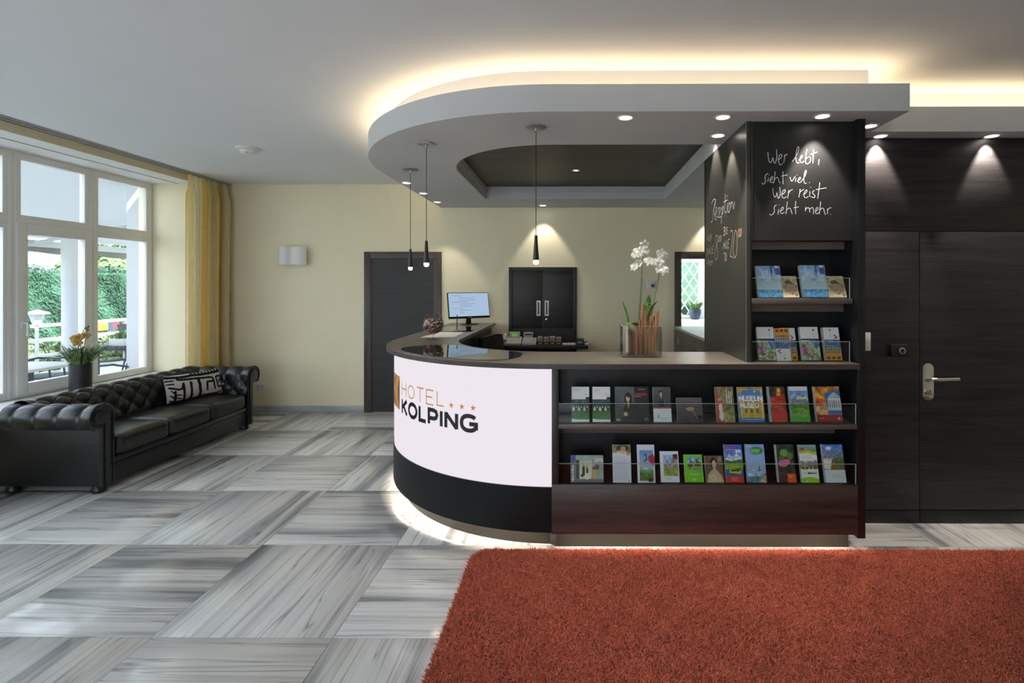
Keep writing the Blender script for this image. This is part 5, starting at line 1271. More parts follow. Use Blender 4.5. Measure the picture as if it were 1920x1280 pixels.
MB().tube([(0, 0, 0.09), (0, 0, 0.45)], 0.028, 12).build('gas_lift', 'steel', oc2, smooth=True)
for k in range(5):
    a = 2 * PI * k / 5; l = MB().tube([(0, 0, 0.10), (0.28 * math.cos(a), 0.28 * math.sin(a), 0.065)], [0.024, 0.014], 8).build('leg', 'black_plastic', oc2, smooth=True)
    MB().puff(0.024, 0.024, 0.026, 0.02, 0, (0.28 * math.cos(a), 0.28 * math.sin(a), 0.0265), 4).build('castor', 'black_plastic', l, smooth=True)

# ------------------------------------------------------------------ chesterfield sofa
SX, SY0, SY1 = -3.50, 3.685, 5.625          # front, outer ends
sofa = thing('chesterfield_sofa', 'black leather tufted chesterfield sofa with three seat cushions below the window', 'sofa', (0, 0, 0))
YA, YB = 3.885, 5.425                        # inner faces of the arms
def tuft(s, t, ds, dt, s_last):
    """pillow height 0..1 of diamond tufting; s up the profile, t along the length"""
    if s <= s_last:
        a = s / ds + t / dt; b = s / ds - t / dt
        return (abs(math.sin(PI * a / 1)) * abs(math.sin(PI * b / 1))) ** 0.42 if True else 0
    ph = (t / dt + s_last / ds)
    h = abs(math.sin(PI * ph)) ** 0.42
    a = s_last / ds + t / dt; b = s_last / ds - t / dt
    return h
def roll_profile(r, inner, up, seat_z, zc, lean=0.045, n1=16, n2=40, a_end=232):
    """points of the section: rises from the seat and curls outward; x = distance outward from inner face"""
    pts = []
    cx = lean + r * 0.98
    for i in range(n1):
        u = i / n1; pts.append((lean * u * u, seat_z + (zc - seat_z) * u))
    for i in range(n2 + 1):
        a = math.radians(180 - (i / n2) * a_end)
        pts.append((cx + r * math.cos(a), zc + r * math.sin(a)))
    return pts
def upholster(pts, length, n_len, tuft_amp, ds, dt, s_last_frac, place, s_start=0.04, end_s=1.0):
    sl = [0.0]
    for a, b in zip(pts[:-1], pts[1:]): sl.append(sl[-1] + math.hypot(b[0] - a[0], b[1] - a[1]))
    rows = []; n = len(pts); s_last = math.floor(sl[-1] * s_last_frac / (ds / 2)) * (ds / 2)
    for i, p in enumerate(pts):
        a = pts[max(0, i - 1)]; b = pts[min(n - 1, i + 1)]
        tx, tz = b[0] - a[0], b[1] - a[1]; L = math.hypot(tx, tz) or 1
        nx, nz = -tz / L, tx / L        # outward normal (towards seat side, up over the roll)
        row = []
        fade = 1.0 if sl[i] < sl[-1] * .86 else max(0.0, (sl[-1] - sl[i]) / (sl[-1] * .14))
        for j in range(n_len + 1):
            t = length * j / n_len
            h = (tuft(sl[i], t, ds, dt, s_last) - 1) * tuft_amp * fade
            row.append(place(p[0] + nx * h, t, p[1] + nz * h))
        rows.append(row)
    return MB().grid(rows)
RB, ZB = 0.105, 0.590
bp = roll_profile(RB, 0, 0, 0.33, ZB)
# back: inner face at X = -3.985, roll leans to the wall
upholster(bp, YB - YA + 0.20, 220, 0.030, 0.165, 0.165, 0.62, lambda u, t, z: (-3.985 - u, YA - 0.10 + t, z)).build('backrest', 'leather', sofa, smooth=True, angle=80)
# arms
RA, ZA = 0.100, 0.578
ap = roll_profile(RA, 0, 0, 0.30, ZA, 0.03)
upholster(ap, 0.66, 110, 0.026, 0.165, 0.165, 0.46, lambda u, t, z: (SX - 0.012 - t, YA - u, z)).build('armrest', 'leather', sofa, smooth=True, angle=80)
upholster(ap, 0.66, 110, 0.026, 0.165, 0.165, 0.46, lambda u, t, z: (SX - 0.012 - t, YB + u, z)).build('armrest', 'leather', sofa, smooth=True, angle=80)
# outer panels
B(SX - 0.80, SX - 0.02, YA - 0.118, YA - 0.03, 0.055, ZA - 0.04).build('side_panel', 'leather_dark', sofa, bevel=0.012)
B(SX - 0.80, SX - 0.02, YB + 0.03, YB + 0.118, 0.055, ZA - 0.04).build('side_panel', 'leather_dark', sofa, bevel=0.012)
B(SX - 0.80, SX - 0.60, YA - 0.10, YB + 0.10, 0.055, ZB - 0.02).build('back_panel', 'leather_dark', sofa, bevel=0.01)
# scroll fronts of the arms
def scroll(sgn, y_in):
    cy = y_in - sgn * (0.03 + RA * 0.98); n = 48; out = []
    def outline(r, w_in, w_out, zlow):
        pts = [(y_in - sgn * w_in, zlow), (y_in - sgn * (w_in), ZA)]
        for k in range(1, n):
            a = math.radians(180 * 0 + k / n * 232)
            pts.append((cy + sgn * r * math.cos(a), ZA + r * math.sin(a)))
        pts += [(y_in - sgn * w_out, ZA - r * .82), (y_in - sgn * w_out, zlow)]
        return pts
    def yz_prism(pts, x0, x1):
        m = MB(); k = len(pts)
        m.add([(x1, y, z) for y, z in pts] + [(x0, y, z) for y, z in pts], [tuple(range(k)), tuple(range(k, 2 * k))[::-1]] + [(i, k + i, k + (i + 1) % k, (i + 1) % k) for i in range(k)])
        return m
    face = yz_prism(outline(RA * 0.98, 0.032, 0.118, 0.055), SX - 0.03, SX - 0.004).build('arm_front', 'leather', sofa)
    core = yz_prism(outline(RA * 0.60, 0.066, 0.100, 0.058), SX - 0.01, SX + 0.008).build('arm_scroll', 'leather', sofa, bevel=0.004)
    # pleats fanned around the scroll and down the inner edge
    pl = MB()
    def pleat(y, z, dy, dz, L, w):
        s = Vector((0, -dz, dy)) * w; d = Vector((0, dy, dz))
        a = Vector((SX - 0.004, y, z)); b = a + d * L
        top = (a + b) / 2 + Vector((0.006, 0, 0))
        pl.add([a - s, a + s, b + s, b - s, a + Vector((.005, 0, 0)), b + Vector((.005, 0, 0))], [(0, 4, 5, 3), (4, 1, 2, 5), (0, 1, 4), (3, 5, 2)])
    for k in range(34):
        a = math.radians(-5 + k * 6.8)
        pleat(cy + sgn * RA * .63 * math.cos(a), ZA + RA * .63 * math.sin(a), sgn * math.cos(a), math.sin(a), RA * .33, 0.0045)
    for k in range(40):
        pleat(y_in - sgn * 0.064, ZA - 0.012 - k * 0.0095, sgn, 0, 0.030, 0.0042)
    pl.build('pleats', 'leather', sofa)
    MB().tube([(SX - 0.002, cy + sgn * RA * math.cos(math.radians(a)), ZA + RA * math.sin(math.radians(a))) for a in range(0, 236, 6)], 0.0055, 6).build('piping', 'leather', sofa, smooth=True)
    MB().tube([(SX - 0.002, y_in - sgn * 0.030, z) for z in (0.06, 0.2, 0.4, ZA)], 0.0055, 6).build('piping', 'leather', sofa, smooth=True)
scroll(1, YA); scroll(-1, YB)
# seat
for k, (a, b) in enumerate(((YA, 4.405), (4.405, 4.905), (4.905, YB))):
    MB().puff(0.262, (b - a) / 2 - 0.003, 0.078, 0.045, 0.022, (SX - 0.255, (a + b) / 2, 0.322), 14).build('seat_cushion', 'leather', sofa, smooth=True, angle=80)
B(SX - 0.5, SX - 0.005, YA - 0.02, YB + 0.02, 0.200, 0.252).build('seat_rail', 'leather', sofa, bevel=0.018)
B(SX - 0.5, SX - 0.018, YA - 0.02, YB + 0.02, 0.055, 0.200).build('base_board', 'leather', sofa, bevel=0.008)
for x in (SX - 0.075, SX - 0.72):
    for y in (YA - 0.075, YB + 0.075):
        MB().lathe([(0.030, 0), (0.044, 0.008), (0.048, 0.024), (0.040, 0.042), (0.034, 0.056)], 20, (x, y, 0)).build('foot', 'black_plastic', sofa, smooth=True)

# patterned cushion ------------------------------------------------------------------
cu_l = []
def cuv(x, y):
    u = (x - 115) / (1330 - 115); yt = 462 - 225 * u ** 1.6 if u > 0 else 462; yb = 985 - 262 * max(u, 0) ** .9
    return u, 1 - (y - yt) / (yb - yt)
strokes = [([(105, 497), (330, 505), (480, 492), (620, 460), (800, 440), (950, 405), (1150, 350), (1340, 280)], 58), ([(318, 510), (318, 555), (480, 548), (600, 530), (740, 515), (900, 490), (1000, 470), (1060, 470), (1078, 520), (1080, 600), (1095, 660)], 44),
           ([(730, 520), (742, 700), (752, 870)], 62), ([(412, 625), (408, 760), (428, 935)], 48), ([(562, 600), (560, 760), (566, 905)], 50), ([(905, 700), (900, 590), (925, 560), (1060, 535)], 44),
           ([(1320, 395), (1150, 432), (1160, 500), (1172, 612), (1200, 622), (1310, 590)], 40), ([(1300, 468), (1225, 492), (1215, 545)], 32), ([(770, 812), (900, 790), (1000, 775), (1150, 745), (1290, 690)], 26), ([(150, 700), (250, 722), (330, 735), (380, 705), (400, 650)], 38),
           ([(110, 568), (240, 570)], 30), ([(130, 632), (235, 632)], 30), ([(240, 775), (248, 880), (240, 985)], 48), ([(240, 830), (350, 828)], 24), ([(240, 886), (350, 884)], 24), ([(240, 942), (350, 940)], 24), ([(160, 850), (240, 900)], 26), ([(150, 940), (240, 950)], 26), ([(170, 760), (230, 800)], 22),
           ([(1010, 770), (1020, 800)], 30), ([(1150, 745), (1160, 790)], 34)]
for k in range(9): strokes.append(([(640 + 78 * k, 432 - 19 * k), (650 + 78 * k, 425 - 20 * k)], 46))
NU, NV = 150, 78
U_, V_ = np.meshgrid(np.linspace(0, 1, NU), np.linspace(0, 1, NV))
dark = np.zeros_like(U_, bool); AS = 2.25
for pl, w in strokes:
    q = [cuv(*p) for p in chaikin(pl, 1)]; wv = w / 510
    for (a, b), (c, d) in zip(q[:-1], q[1:]):
        ax, ay, bx, by = a * AS, b, c * AS, d; L = max((bx - ax) ** 2 + (by - ay) ** 2, 1e-9)
        t = np.clip(((U_ * AS - ax) * (bx - ax) + (V_ - ay) * (by - ay)) / L, 0, 1)
        dark |= np.hypot(U_ * AS - ax - t * (bx - ax), V_ - ay - t * (by - ay)) < wv / 2
CW, CH, CD = 0.56, 0.265, 0.075
pil = thing('patterned_cushion', 'white lumbar cushion with black tribal line pattern on the sofa', 'cushion', (-3.83, 5.145, 0.418))
def pillow_side(sg):
    x = (U_ - .5) * CW; z = V_ * CH
    ex = 1 - (2 * U_ - 1) ** 2; ez = 1 - (2 * V_ - 1) ** 2
    dep = CD * (np.clip(ex, 0, 1) ** .45) * (np.clip(ez, 0, 1) ** .45)
    pin = 1 - .05 * np.abs(2 * U_ - 1) ** 0 * 0
    x = x * (1 - 0.05 * (ez) * (np.abs(2 * U_ - 1) ** 3)); z = CH / 2 + (z - CH / 2) * (1 - 0.07 * ex * np.abs(2 * V_ - 1) ** 3)
    m = MB(); m.v = np.stack([x.ravel(), (-sg * dep).ravel(), z.ravel()], 1).tolist()
    idx = np.arange(NU * NV).reshape(NV, NU)
    f = np.stack([idx[:-1, :-1], idx[:-1, 1:], idx[1:, 1:], idx[1:, :-1]], -1).reshape(-1, 4)
    m.f = (f if sg > 0 else f[:, ::-1]).tolist()
    c = np.where((dark if sg > 0 else np.zeros_like(dark))[..., None], np.array((.012, .012, .016)), np.array((.62, .58, .54)))
    m.c = np.concatenate([c.reshape(-1, 3), np.ones((NU * NV, 1))], 1)
    return m
pillow_side(1).build('front_cloth', 'cushion_print', pil, smooth=True, angle=80); pillow_side(-1).build('back_cloth', 'cushion_print', pil, smooth=True, angle=80)
pil.rotation_euler = (Matrix.Rotation(math.radians(72), 4, 'Z') @ Matrix.Rotation(math.radians(-14), 4, 'X')).to_euler()

# ------------------------------------------------------------------ curtain
cur = thing('curtain', 'striped yellow and cream curtain gathered at the window corner', 'curtain', (-4.25, 5.56, 0))
NS, NZ = 220, 26; rows = []; cc = []
stripes = [((.88, .72, .34), .070), ((.92, .88, .72), .050), ((.84, .56, .17), .070), ((.92, .89, .76), .055), ((.88, .72, .34), .055), ((.90, .82, .58), .050)]
seq = []; tot = sum(w for _, w in stripes)
for i in range(NS + 1):
    u = i / NS; col_ = []
    f = (u * 1.62) % tot; acc = 0
    for c_, w_ in stripes:
        acc += w_
        if f <= acc + 1e-9: break
    for j in range(NZ + 1):
        v = j / NZ; z = 0.04 + (2.79 - 0.04) * v
        nf = 7; amp = 0.066 + 0.016 * math.sin(u * 23); amp *= (1.0 - 0.45 * max(0, (v - .93) / .07))
        gather = 1 - .05 * math.sin(PI * min(1, v * 1.05))
        wob = 0.03 * math.sin(u * 7 + v * 2.5) * (1 - v)
        y = 0.02 + u * 0.655 * gather + 0.010 * math.sin(2 * PI * nf * u * 2) + wob * .3
        x = amp * math.sin(2 * PI * nf * u + .5 * math.sin(u * 9) + .5 * (1 - v) * math.sin(u * 15))
        if v > .955: x *= .75
        col_.append((x, y, z)); cc.append((*c_, 1))
    rows.append(col_)
m = MB().grid(rows); m.c = cc
m.build('cloth', 'curtain_cloth', cur, smooth=True, angle=80)
hd = MB()
for k in range(8): hd.box(-0.012, 0.012, 0.05 + k * 0.085, 0.058 + k * 0.085, 2.775, 2.792)
hd.build('glider_hooks', 'white_plastic', cur)

# ------------------------------------------------------------------ plant on the window sill
wp = thing('window_plant', 'grassy plant with one yellow orchid in a charcoal cylinder pot on the sill', 'plant', (-4.60, 4.72, 0.5605))
MB().lathe([(0.078, 0), (0.082, 0.004), (0.082, 0.27), (0.074, 0.27), (0.074, 0.24), (0.001, 0.24)], 36, cap=False).build('pot', 'pot_charcoal', wp, smooth=True)
gm = MB()
for k in range(420):
    a = random.uniform(0, 2 * PI); r0 = random.uniform(0, .06); L = random.uniform(.11, .27); sp_ = random.uniform(.3, 1.3)
    if k % 9 == 0: L = random.uniform(.26, .34); sp_ = random.uniform(.9, 1.3)
    b = Vector((r0 * math.cos(a), r0 * math.sin(a), 0.245)); d = Vector((math.cos(a), math.sin(a), 0)); s = Vector((-math.sin(a), math.cos(a), 0)) * random.uniform(.0025, .005)
    m1 = b + d * L * .45 * sp_ + Vector((0, 0, L * .62)); tp = b + d * L * 1.0 * sp_ + Vector((0, 0, L * (.95 - .45 * sp_)))
    gm.add([b - s, b + s, m1 + s, m1 - s, tp], [(0, 1, 2, 3), (3, 2, 4)])
gm.build('grass_blades', 'grass_green', wp)['kind'] = 'stuff'
PY = petal_mesh(0.036, 0.019).mesh('petal', 'petal_yellow', smooth=True); PYS = petal_mesh(0.034, 0.013).mesh('petal', 'petal_yellow', smooth=True)
LO = MB().puff(0.008, 0.008, 0.009, 0.006, 0, n=4).mesh('lip', 'petal_orange', smooth=True)
stem([(0, 0, 0.25), (0.0, 0, 0.40), (-0.005, 0, 0.50), (0.03, 0, 0.585)], 0.003).build('stem', 'stem_green', wp, smooth=True)
stem([(0.01, 0, 0.25), (0.03, 0, 0.40), (0.05, 0, 0.52), (0.06, 0.0, 0.60)], 0.0025).build('stem', 'stem_green', wp, smooth=True)
for l, y, p_, s in (((-0.035, -0.01, 0.50), .75, .1, 1.25), ((0.005, -0.03, 0.515), .9, .2, 1.25), ((-0.01, -0.02, 0.465), .8, -.3, 1.15), ((0.05, 0, 0.535), 1.1, .1, 1.1)):
    blossom(wp, l, y, p_, 0.2, s, PY, PYS, LO)
for l in ((0.05, 0, 0.60), (0.065, 0, 0.585), (0.07, 0, 0.615)): MB().puff(0.010, 0.010, 0.012, 0.008, 0, l, 4).build('bud', 'stem_green', wp, smooth=True)
leaf(MB(), (0, 0, .25), (-0.05, 0, .36), (-0.11, -0.02, .40), .028).build('leaf', 'leaf_green', wp, smooth=True); leaf(MB(), (0, 0, .25), (-0.02, 0, .33), (-0.03, -0.06, .41), .026).build('leaf', 'leaf_green', wp, smooth=True)

# ------------------------------------------------------------------ shag rug
RX0, RX1, RY0, RY1 = -0.575, 3.60, 0.55, 2.945
def rug_outline(ins=0.0, r=0.10):
    p = []
    for cx, cy, a0 in ((RX1 - r, RY1 - r, 0), (RX0 + r, RY1 - r, 90), (RX0 + r, RY0 + r, 180), (RX1 - r, RY0 + r, 270)):
        for k in range(7):
            a = math.radians(a0 + 15 * k); p.append((cx + (r - ins) * math.cos(a), cy + (r - ins) * math.sin(a)))
    return p
rug = thing('shag_rug', 'thick rust red shag rug lying in front of the counter', 'rug', (0, 0, 0))
MB().prism(rug_outline(0.012), 0.0005, 0.014).build('backing', 'rug_base', rug)
def strands(n, x0, x1, y0, y1, length=0.032, wid=0.0030):
    x = RNG.uniform(x0, x1, n); y = RNG.uniform(y0, y1, n)
    # rounded corner at the back left
    cx, cy, r = RX0 + .1, RY1 - .1, .1
    keep = ~((x < cx) & (y > cy) & ((x - cx) ** 2 + (y - cy) ** 2 > r * r)); x, y = x[keep], y[keep]; n = len(x)
    a = RNG.uniform(0, 2 * np.pi, n); L = length * RNG.uniform(.75, 1.15, n); fl = RNG.normal(0, 1, (n, 2))
    clump = np.stack([np.sin(x * 31 + np.sin(y * 23) * 2), np.cos(y * 29 + np.sin(x * 19) * 2)], 1)
    bend = (fl * .52 + clump * .12) * L[:, None]
    sx, sy = np.cos(a) * wid, np.sin(a) * wid
    z0 = np.full(n, .010)
    v = np.zeros((n, 5, 3))
    v[:, 0] = np.stack([x - sx, y - sy, z0], 1); v[:, 1] = np.stack([x + sx, y + sy, z0], 1)
    mx, my = x + bend[:, 0] * .35, y + bend[:, 1] * .35; mz = z0 + L * .6
    v[:, 2] = np.stack([mx + sx, my + sy, mz], 1); v[:, 3] = np.stack([mx - sx, my - sy, mz], 1)
    v[:, 4] = np.stack([x + bend[:, 0], y + bend[:, 1], z0 + L * .95], 1)
    base = np.arange(n)[:, None] * 5
    tri = np.concatenate([base + np.array([0, 1, 2]), base + np.array([0, 2, 3]), base + np.array([3, 2, 4])], 0)
    shade = RNG.uniform(.45, 1.25, n)[:, None]
    col = np.array((.72, .170, .092)) * shade + np.array((.05, .02, .008)) * RNG.random((n, 1))
    c = np.ones((n, 5, 4)); c[:, :, :3] = col[:, None, :]
    me = bpy.data.meshes.new('pile')
    me.vertices.add(n * 5); me.vertices.foreach_set('co', v.reshape(-1).astype(np.float32))
    nt_ = len(tri); me.loops.add(nt_ * 3); me.loops.foreach_set('vertex_index', tri.reshape(-1).astype(np.int32))
    me.polygons.add(nt_); me.polygons.foreach_set('loop_start', (np.arange(nt_) * 3).astype(np.int32))
    at = me.attributes.new('ink', 'FLOAT_COLOR', 'POINT'); at.data.foreach_set('color', c.reshape(-1).astype(np.float32))
    me.materials.append(MATS['rug_yarn']); me.update(calc_edges=True)
    o = bpy.data.objects.new('pile', me); COL.objects.link(o); o.parent = rug; o['kind'] = 'stuff'
    return o
strands(400000, RX0, 2.8, 1.86, RY1, length=0.025, wid=0.0023)
strands(60000, RX0, RX1, RY0, 1.86, length=0.025, wid=0.006); strands(14000, 2.8, RX1, 1.86, RY1, length=0.025, wid=0.006)
# ------------------------------------------------------------------ terrace outside the windows
GZ = -0.05
struct(B(-9.9, -5.05, -6.0, 16.0, GZ - 0.1, GZ).build('terrace_floor', 'terrace_paving'), 'pale paved terrace outside the windows')
struct(MB().box(-16, 30, -30, -3.9, GZ - 0.11, GZ - 0.02).box(4.9, 30, -3.9, 20, GZ - 0.11, GZ - 0.02).build('bounce_ground', 'terrace_paving'), 'unseen pale ground added to bounce neutral light indoors')  # out of view, added so sunlight bounces onto the ceiling without green
struct(B(-40, 40, -40, 40, GZ - 0.4, GZ - 0.12).build('lawn_ground', 'lawn'), 'green lawn beyond the terrace')
fw = struct(MB().box(-5.44, -5.05, 6.16, 6.60, GZ, 3.4).build('wall_pier', 'facade_render'), 'white pier of the facade beside the window')
colm = thing('terrace_column', 'round white column standing on the terrace', 'column', (-7.40, 7.47, GZ))
MB().lathe([(0.118, 0), (0.118, 2.2)], 32).build('shaft', 'facade_render', colm, smooth=True)
MB().lathe([(0.124, 1.70), (0.124, 2.40)], 32).build('lit_top_sleeve', 'outdoor_white', colm, smooth=True)  # sleeve stands in for the brighter, lit upper part of the column
aw = thing('awning', 'pale fabric awning with grey valance stretched over the terrace', 'awning', (0, 0, 0))
MB().add([(-5.06, 5.2, 3.05), (-5.06, 13.0, 3.05), (-8.0, 13.0, 2.28), (-8.0, 5.2, 2.28), (-5.06, 5.2, 3.06), (-5.06, 13.0, 3.06), (-8.0, 13.0, 2.29), (-8.0, 5.2, 2.29)],
         [(0, 3, 2, 1), (4, 5, 6, 7), (0, 1, 5, 4), (1, 2, 6, 5), (2, 3, 7, 6), (3, 0, 4, 7)]).build('fabric', 'awning_cloth', aw)
B(-8.03, -7.96, 5.2, 13.0, 2.14, 2.24).build('front_bar', 'outdoor_white', aw, bevel=0.01)
vm_ = MB(); rows = []
for k in range(121):
    y = 5.2 + 7.8 * k / 120; rows.append([(-8.0, y, 2.15), (-8.0 + .01 * math.sin(k * .7), y, 2.055 + 0.012 * math.sin(k * .42))])
vm_.grid(rows).build('valance', 'valance_grey', aw, smooth=True)
for y in (7.55, 10.4):
    a_ = MB().tube([(-5.1, y - .5, 2.98), (-6.6, y + .35, 2.55), (-7.97, y - .1, 2.19)], 0.028, 8).build('folding_arm', 'outdoor_white', aw)

ra = thing('terrace_railing', 'white metal railing along the terrace edge', 'railing', (-9.5, 0, GZ))
for z in (0.90, 0.64, 0.36): B(-0.03, 0.03, 5.5, 15.5, z - 0.03, z + 0.03).build('rail', 'outdoor_white', ra, bevel=0.006)
for k in range(8): B(-0.045, 0.045, 5.6 + k * 1.28, 5.69 + k * 1.28, 0, 0.90).build('post', 'outdoor_white', ra, bevel=0.006)

def foliage(name, n, sampler, size, mat, label, cat, trunk=None, kind='thing'):
    V = np.zeros((n, 4, 3)); P_, N_ = sampler(n)
    a = RNG.normal(0, 1, (n, 3)); a -= (a * N_).sum(1, keepdims=True) * N_; a /= np.linalg.norm(a, axis=1, keepdims=True) + 1e-9
    b = np.cross(N_, a); s = size * RNG.uniform(.6, 1.3, (n, 1)); tilt = N_ * RNG.uniform(-.5, .8, (n, 1))
    V[:, 0] = P_ - a * s * .45; V[:, 1] = P_ + (b + tilt * .4) * s * .5; V[:, 2] = P_ + (a * .6 + b * 1.2 + tilt) * s; V[:, 3] = P_ + a * s * .45
    me = bpy.data.meshes.new('foliage'); idx = np.arange(n * 4).reshape(n, 4)
    me.from_pydata(V.reshape(-1, 3).tolist(), [], idx.tolist()); me.materials.append(MATS[mat])
    t = thing(name, label, cat, (0, 0, 0))
    o = bpy.data.objects.new('foliage', me); COL.objects.link(o); o.parent = t; o['kind'] = 'stuff'
    return t
def box_sampler(x0, x1, y0, y1, z0, z1):
    def f(n):
        face = RNG.choice(3, n, p=(.72, .18, .10)); u = RNG.random((n, 3)); P_ = np.zeros((n, 3)); N_ = np.zeros((n, 3))
        P_[:, 0] = x0 + (x1 - x0) * u[:, 0]; P_[:, 1] = y0 + (y1 - y0) * u[:, 1]; P_[:, 2] = z0 + (z1 - z0) * u[:, 2]
        wob = .10 * np.sin(P_[:, 1] * 3.1) + .06 * np.sin(P_[:, 1] * 7.7 + P_[:, 2] * 4)
        m = face == 0; P_[m, 0] = x1 + wob[m]; N_[m] = (1, 0, .25)
        m = face == 1; P_[m, 2] = z1 + wob[m]; N_[m] = (.2, 0, 1)
        m = face == 2; P_[m, 1] = np.where(RNG.random(m.sum()) < .5, y0, y1); N_[m] = (.3, -1, .2)
        N_ /= np.linalg.norm(N_, axis=1, keepdims=True); return P_, N_
    return f
def ball_sampler(c, r):
    def f(n):
        d = RNG.normal(0, 1, (n, 3)); d /= np.linalg.norm(d, axis=1, keepdims=True)
        rr = 1 + .13 * np.sin(d[:, 0] * 9) * np.sin(d[:, 2] * 8 + 1) - .15 * RNG.random(n)
        return np.array(c) + d * np.array(r) * rr[:, None], d
    return f
hg = foliage('conifer_hedge', 46000, box_sampler(-12.4, -11.2, 6.5, 12.9, GZ, 1.86), 0.062, 'hedge_leaf', 'tall clipped green conifer hedge beyond the terrace railing', 'hedge')
B(-12.3, -11.35, 6.6, 12.8, GZ, 1.75).build('inner_mass', 'hedge_leaf', hg)
def bush(c, r, n, lab, mat='bush_leaf', size=.14):
    t = foliage('bush', n, ball_sampler(c, r), size, mat, lab, 'bush')
    MB().tube([(c[0], c[1], GZ - .12), (c[0], c[1], c[2])], .08, 8).build('trunk', 'frame_wood', t)
    MB().lathe([(0.02, -r[2] * .85), (r[0] * .6, -r[2] * .5), (r[0] * .82, 0), (r[0] * .6, r[2] * .5), (0.02, r[2] * .85)], 14, c).build('inner_mass', mat, t, smooth=True)
bush((-13.6, 15.2, 1.4), (1.5, 1.6, 1.5), 5000, 'light green rounded bush beyond the far end of the hedge')
bush((-15.6, 18.6, 1.7), (1.5, 1.7, 1.7), 4000, 'bluish green tree crown behind the hedge', 'hedge_leaf')
bush((-11.1, 13.95, 0.6), (0.75, 0.8, .75), 3500, 'pale bush in front of the light green one', 'flower_bed_leaf', .11)
for k, (y, r) in enumerate(((6.6, .5), (7.95, .5), (9.3, .5), (10.65, .5), (12.0, .5))):
    bush((-10.3, y, .25), (.5, r, .42), 1500, 'low flowering shrub number %d from the left behind the railing' % (k + 1) if False else ('low pale shrub behind the railing, ' + ('nearest', 'second nearest', 'middle', 'second farthest', 'farthest')[k] + ' of the row'), 'flower_bed_leaf', .08)
rear = bush((2.3, 11.6, 1.2), (2.8, 1.2, 2.1), 6000, 'green garden bush seen through the lattice window', 'hedge_leaf', .14)

bn = thing('railing_banner', 'orange banner with blue and red fields on the railing', 'banner', (-9.44, 10.2, 0.67))
for y0, y1, mt in ((-0.40, 0.06, 'banner_orange'), (0.06, 0.17, 'banner_blue'), (0.17, 0.32, 'banner_red')): B(-0.006, 0.006, y0, y1, 0.0, 0.15).build('field', mt, bn)
ln = thing('garden_lantern', 'white garden lantern on a post near the railing', 'lantern', (-9.15, 8.62, GZ))
MB().tube([(0, 0, 0), (0, 0, .94)], .025, 10).build('post', 'outdoor_white', ln); MB().lathe([(.05, .94), (.105, 1.12), (.105, 1.13)], 6).build('lamp_body', 'outdoor_white', ln); MB().lathe([(.18, 1.13), (.16, 1.15), (.03, 1.20)], 6).build('roof', 'outdoor_white', ln)

def table(loc, w, d, h, top, label):
    t = thing('terrace_table', label, 'table', loc)
    if top == 'outdoor_white': B(-w / 2, w / 2, -d / 2, d / 2, h - 0.03, h).build('top', top, t, bevel=0.004)
    else:
        ns = 7
        for k in range(ns): B(-w / 2 + w * k / ns + .006, -w / 2 + w * (k + 1) / ns - .006, -d / 2, d / 2, h - 0.03, h).build('slat', top, t)
        MB().box(-w / 2, w / 2, -d / 2 + .05, -d / 2 + .1, h - .07, h - .03).box(-w / 2, w / 2, d / 2 - .1, d / 2 - .05, h - .07, h - .03).build('apron', top, t)
    for sx in (-1, 1):
        for sy in (-1, 1): B(sx * (w / 2 - .05) - .025, sx * (w / 2 - .05) + .025, sy * (d / 2 - .06) - .025, sy * (d / 2 - .06) + .025, 0, h - .03).build('leg', 'outdoor_metal', t)
    return t
table((-6.35, 7.85, GZ), 0.9, 1.5, 0.76, 'outdoor_metal', 'dark slatted terrace table behind the right window pane')
table((-5.78, 5.36, GZ), 0.62, 0.62, 0.76, 'outdoor_white', 'small white topped terrace table close to the window')
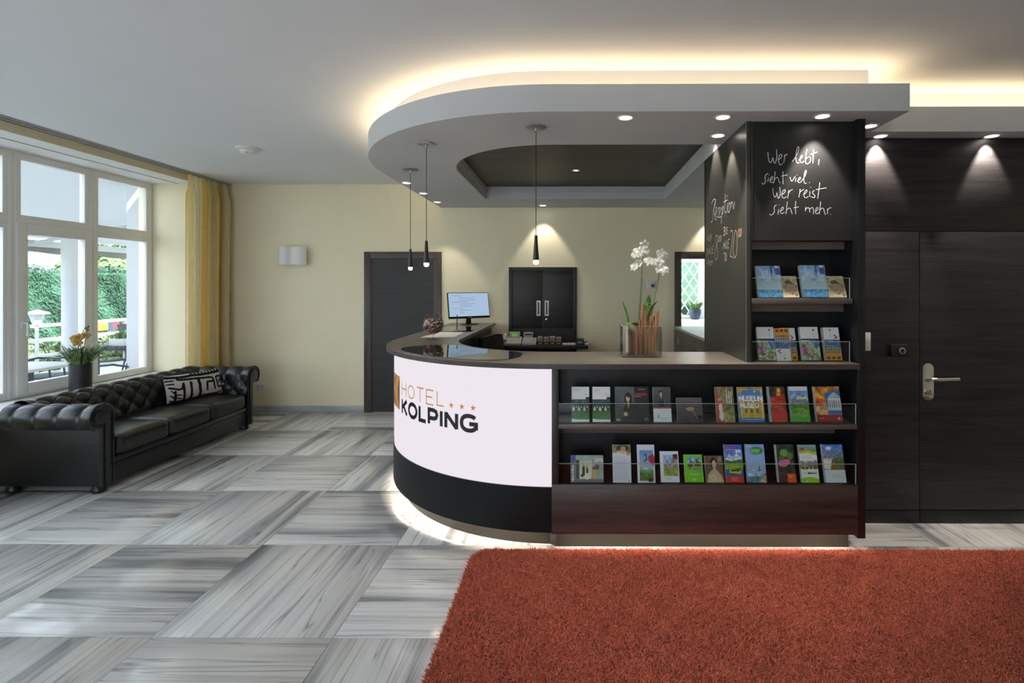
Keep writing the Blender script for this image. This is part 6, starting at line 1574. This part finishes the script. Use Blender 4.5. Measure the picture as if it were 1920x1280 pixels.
def chair(loc, rz, label, proto=[]):
    if not proto:
        t = thing('terrace_chair', label, 'chair', loc, rz, 'terrace chairs')
        B(-.22, .22, -.22, .20, .43, .455).build('seat', 'outdoor_mesh', t, bevel=.006)
        rows = [[(x, .20 + .03 * u + .10 * u * u, .46 + .48 * u) for x in np.linspace(-.21, .21, 5)] for u in np.linspace(0, 1, 8)]
        rows2 = [[(x, y + .014, z) for x, y, z in r] for r in rows]
        m_ = MB().grid(rows); m_.grid([r[::-1] for r in rows2]); m_.build('backrest', 'outdoor_mesh', t, smooth=True)
        for s in (-1, 1):
            MB().tube([(s * .23, -.23, 0), (s * .23, -.22, .44), (s * .24, -.20, .64), (s * .25, .10, .66), (s * .24, .25, .62)], .013, 8).build('front_leg', 'outdoor_metal', t, smooth=True)
            MB().tube([(s * .23, .30, 0), (s * .225, .19, .44), (s * .225, .24, .70), (s * .225, .33, .955)], .013, 8).build('rear_leg', 'outdoor_metal', t, smooth=True)
        MB().tube([(-.225, .33, .955), (.225, .33, .955)], .013, 8).build('top_rail', 'outdoor_metal', t, smooth=True)
        proto.append(t); return t
    c = link_copy(proto[0]); c.location = loc; c.rotation_euler = (0, 0, rz); relabel(c, label); return c
chair((-6.82, 6.52, GZ), math.radians(128), 'dark terrace chair with curved back standing beside the round column')
chair((-6.46, 5.86, GZ), math.radians(118), 'dark terrace chair just behind the small white table')
chair((-5.75, 6.25, GZ), math.radians(-60), 'dark terrace chair seen right behind the grassy window plant')
chair((-7.3, 8.7, GZ), math.radians(88), 'dark terrace chair on the far side of the slatted table')
pb = thing('planter_box', 'white planter box with green plants on the slatted table', 'planter', (-6.45, 7.30, GZ + 0.7605))
m_ = MB().box(-.11, .11, -.16, .16, 0, .10); m_.build('box', 'outdoor_white', pb, bevel=.004)
m_ = MB()
for k in range(150):
    a = random.uniform(0, 2 * PI); b = Vector((random.uniform(-.09, .09), random.uniform(-.14, .14), .09)); L = random.uniform(.06, .16)
    d = Vector((math.cos(a) * .6, math.sin(a) * .6, .8)); s = Vector((-math.sin(a), math.cos(a), 0)) * .016
    m_.add([b, b + d * L * .5 + s, b + d * L, b + d * L * .5 - s], [(0, 1, 2, 3)])
m_.build('plants', 'bush_leaf', pb)['kind'] = 'stuff'
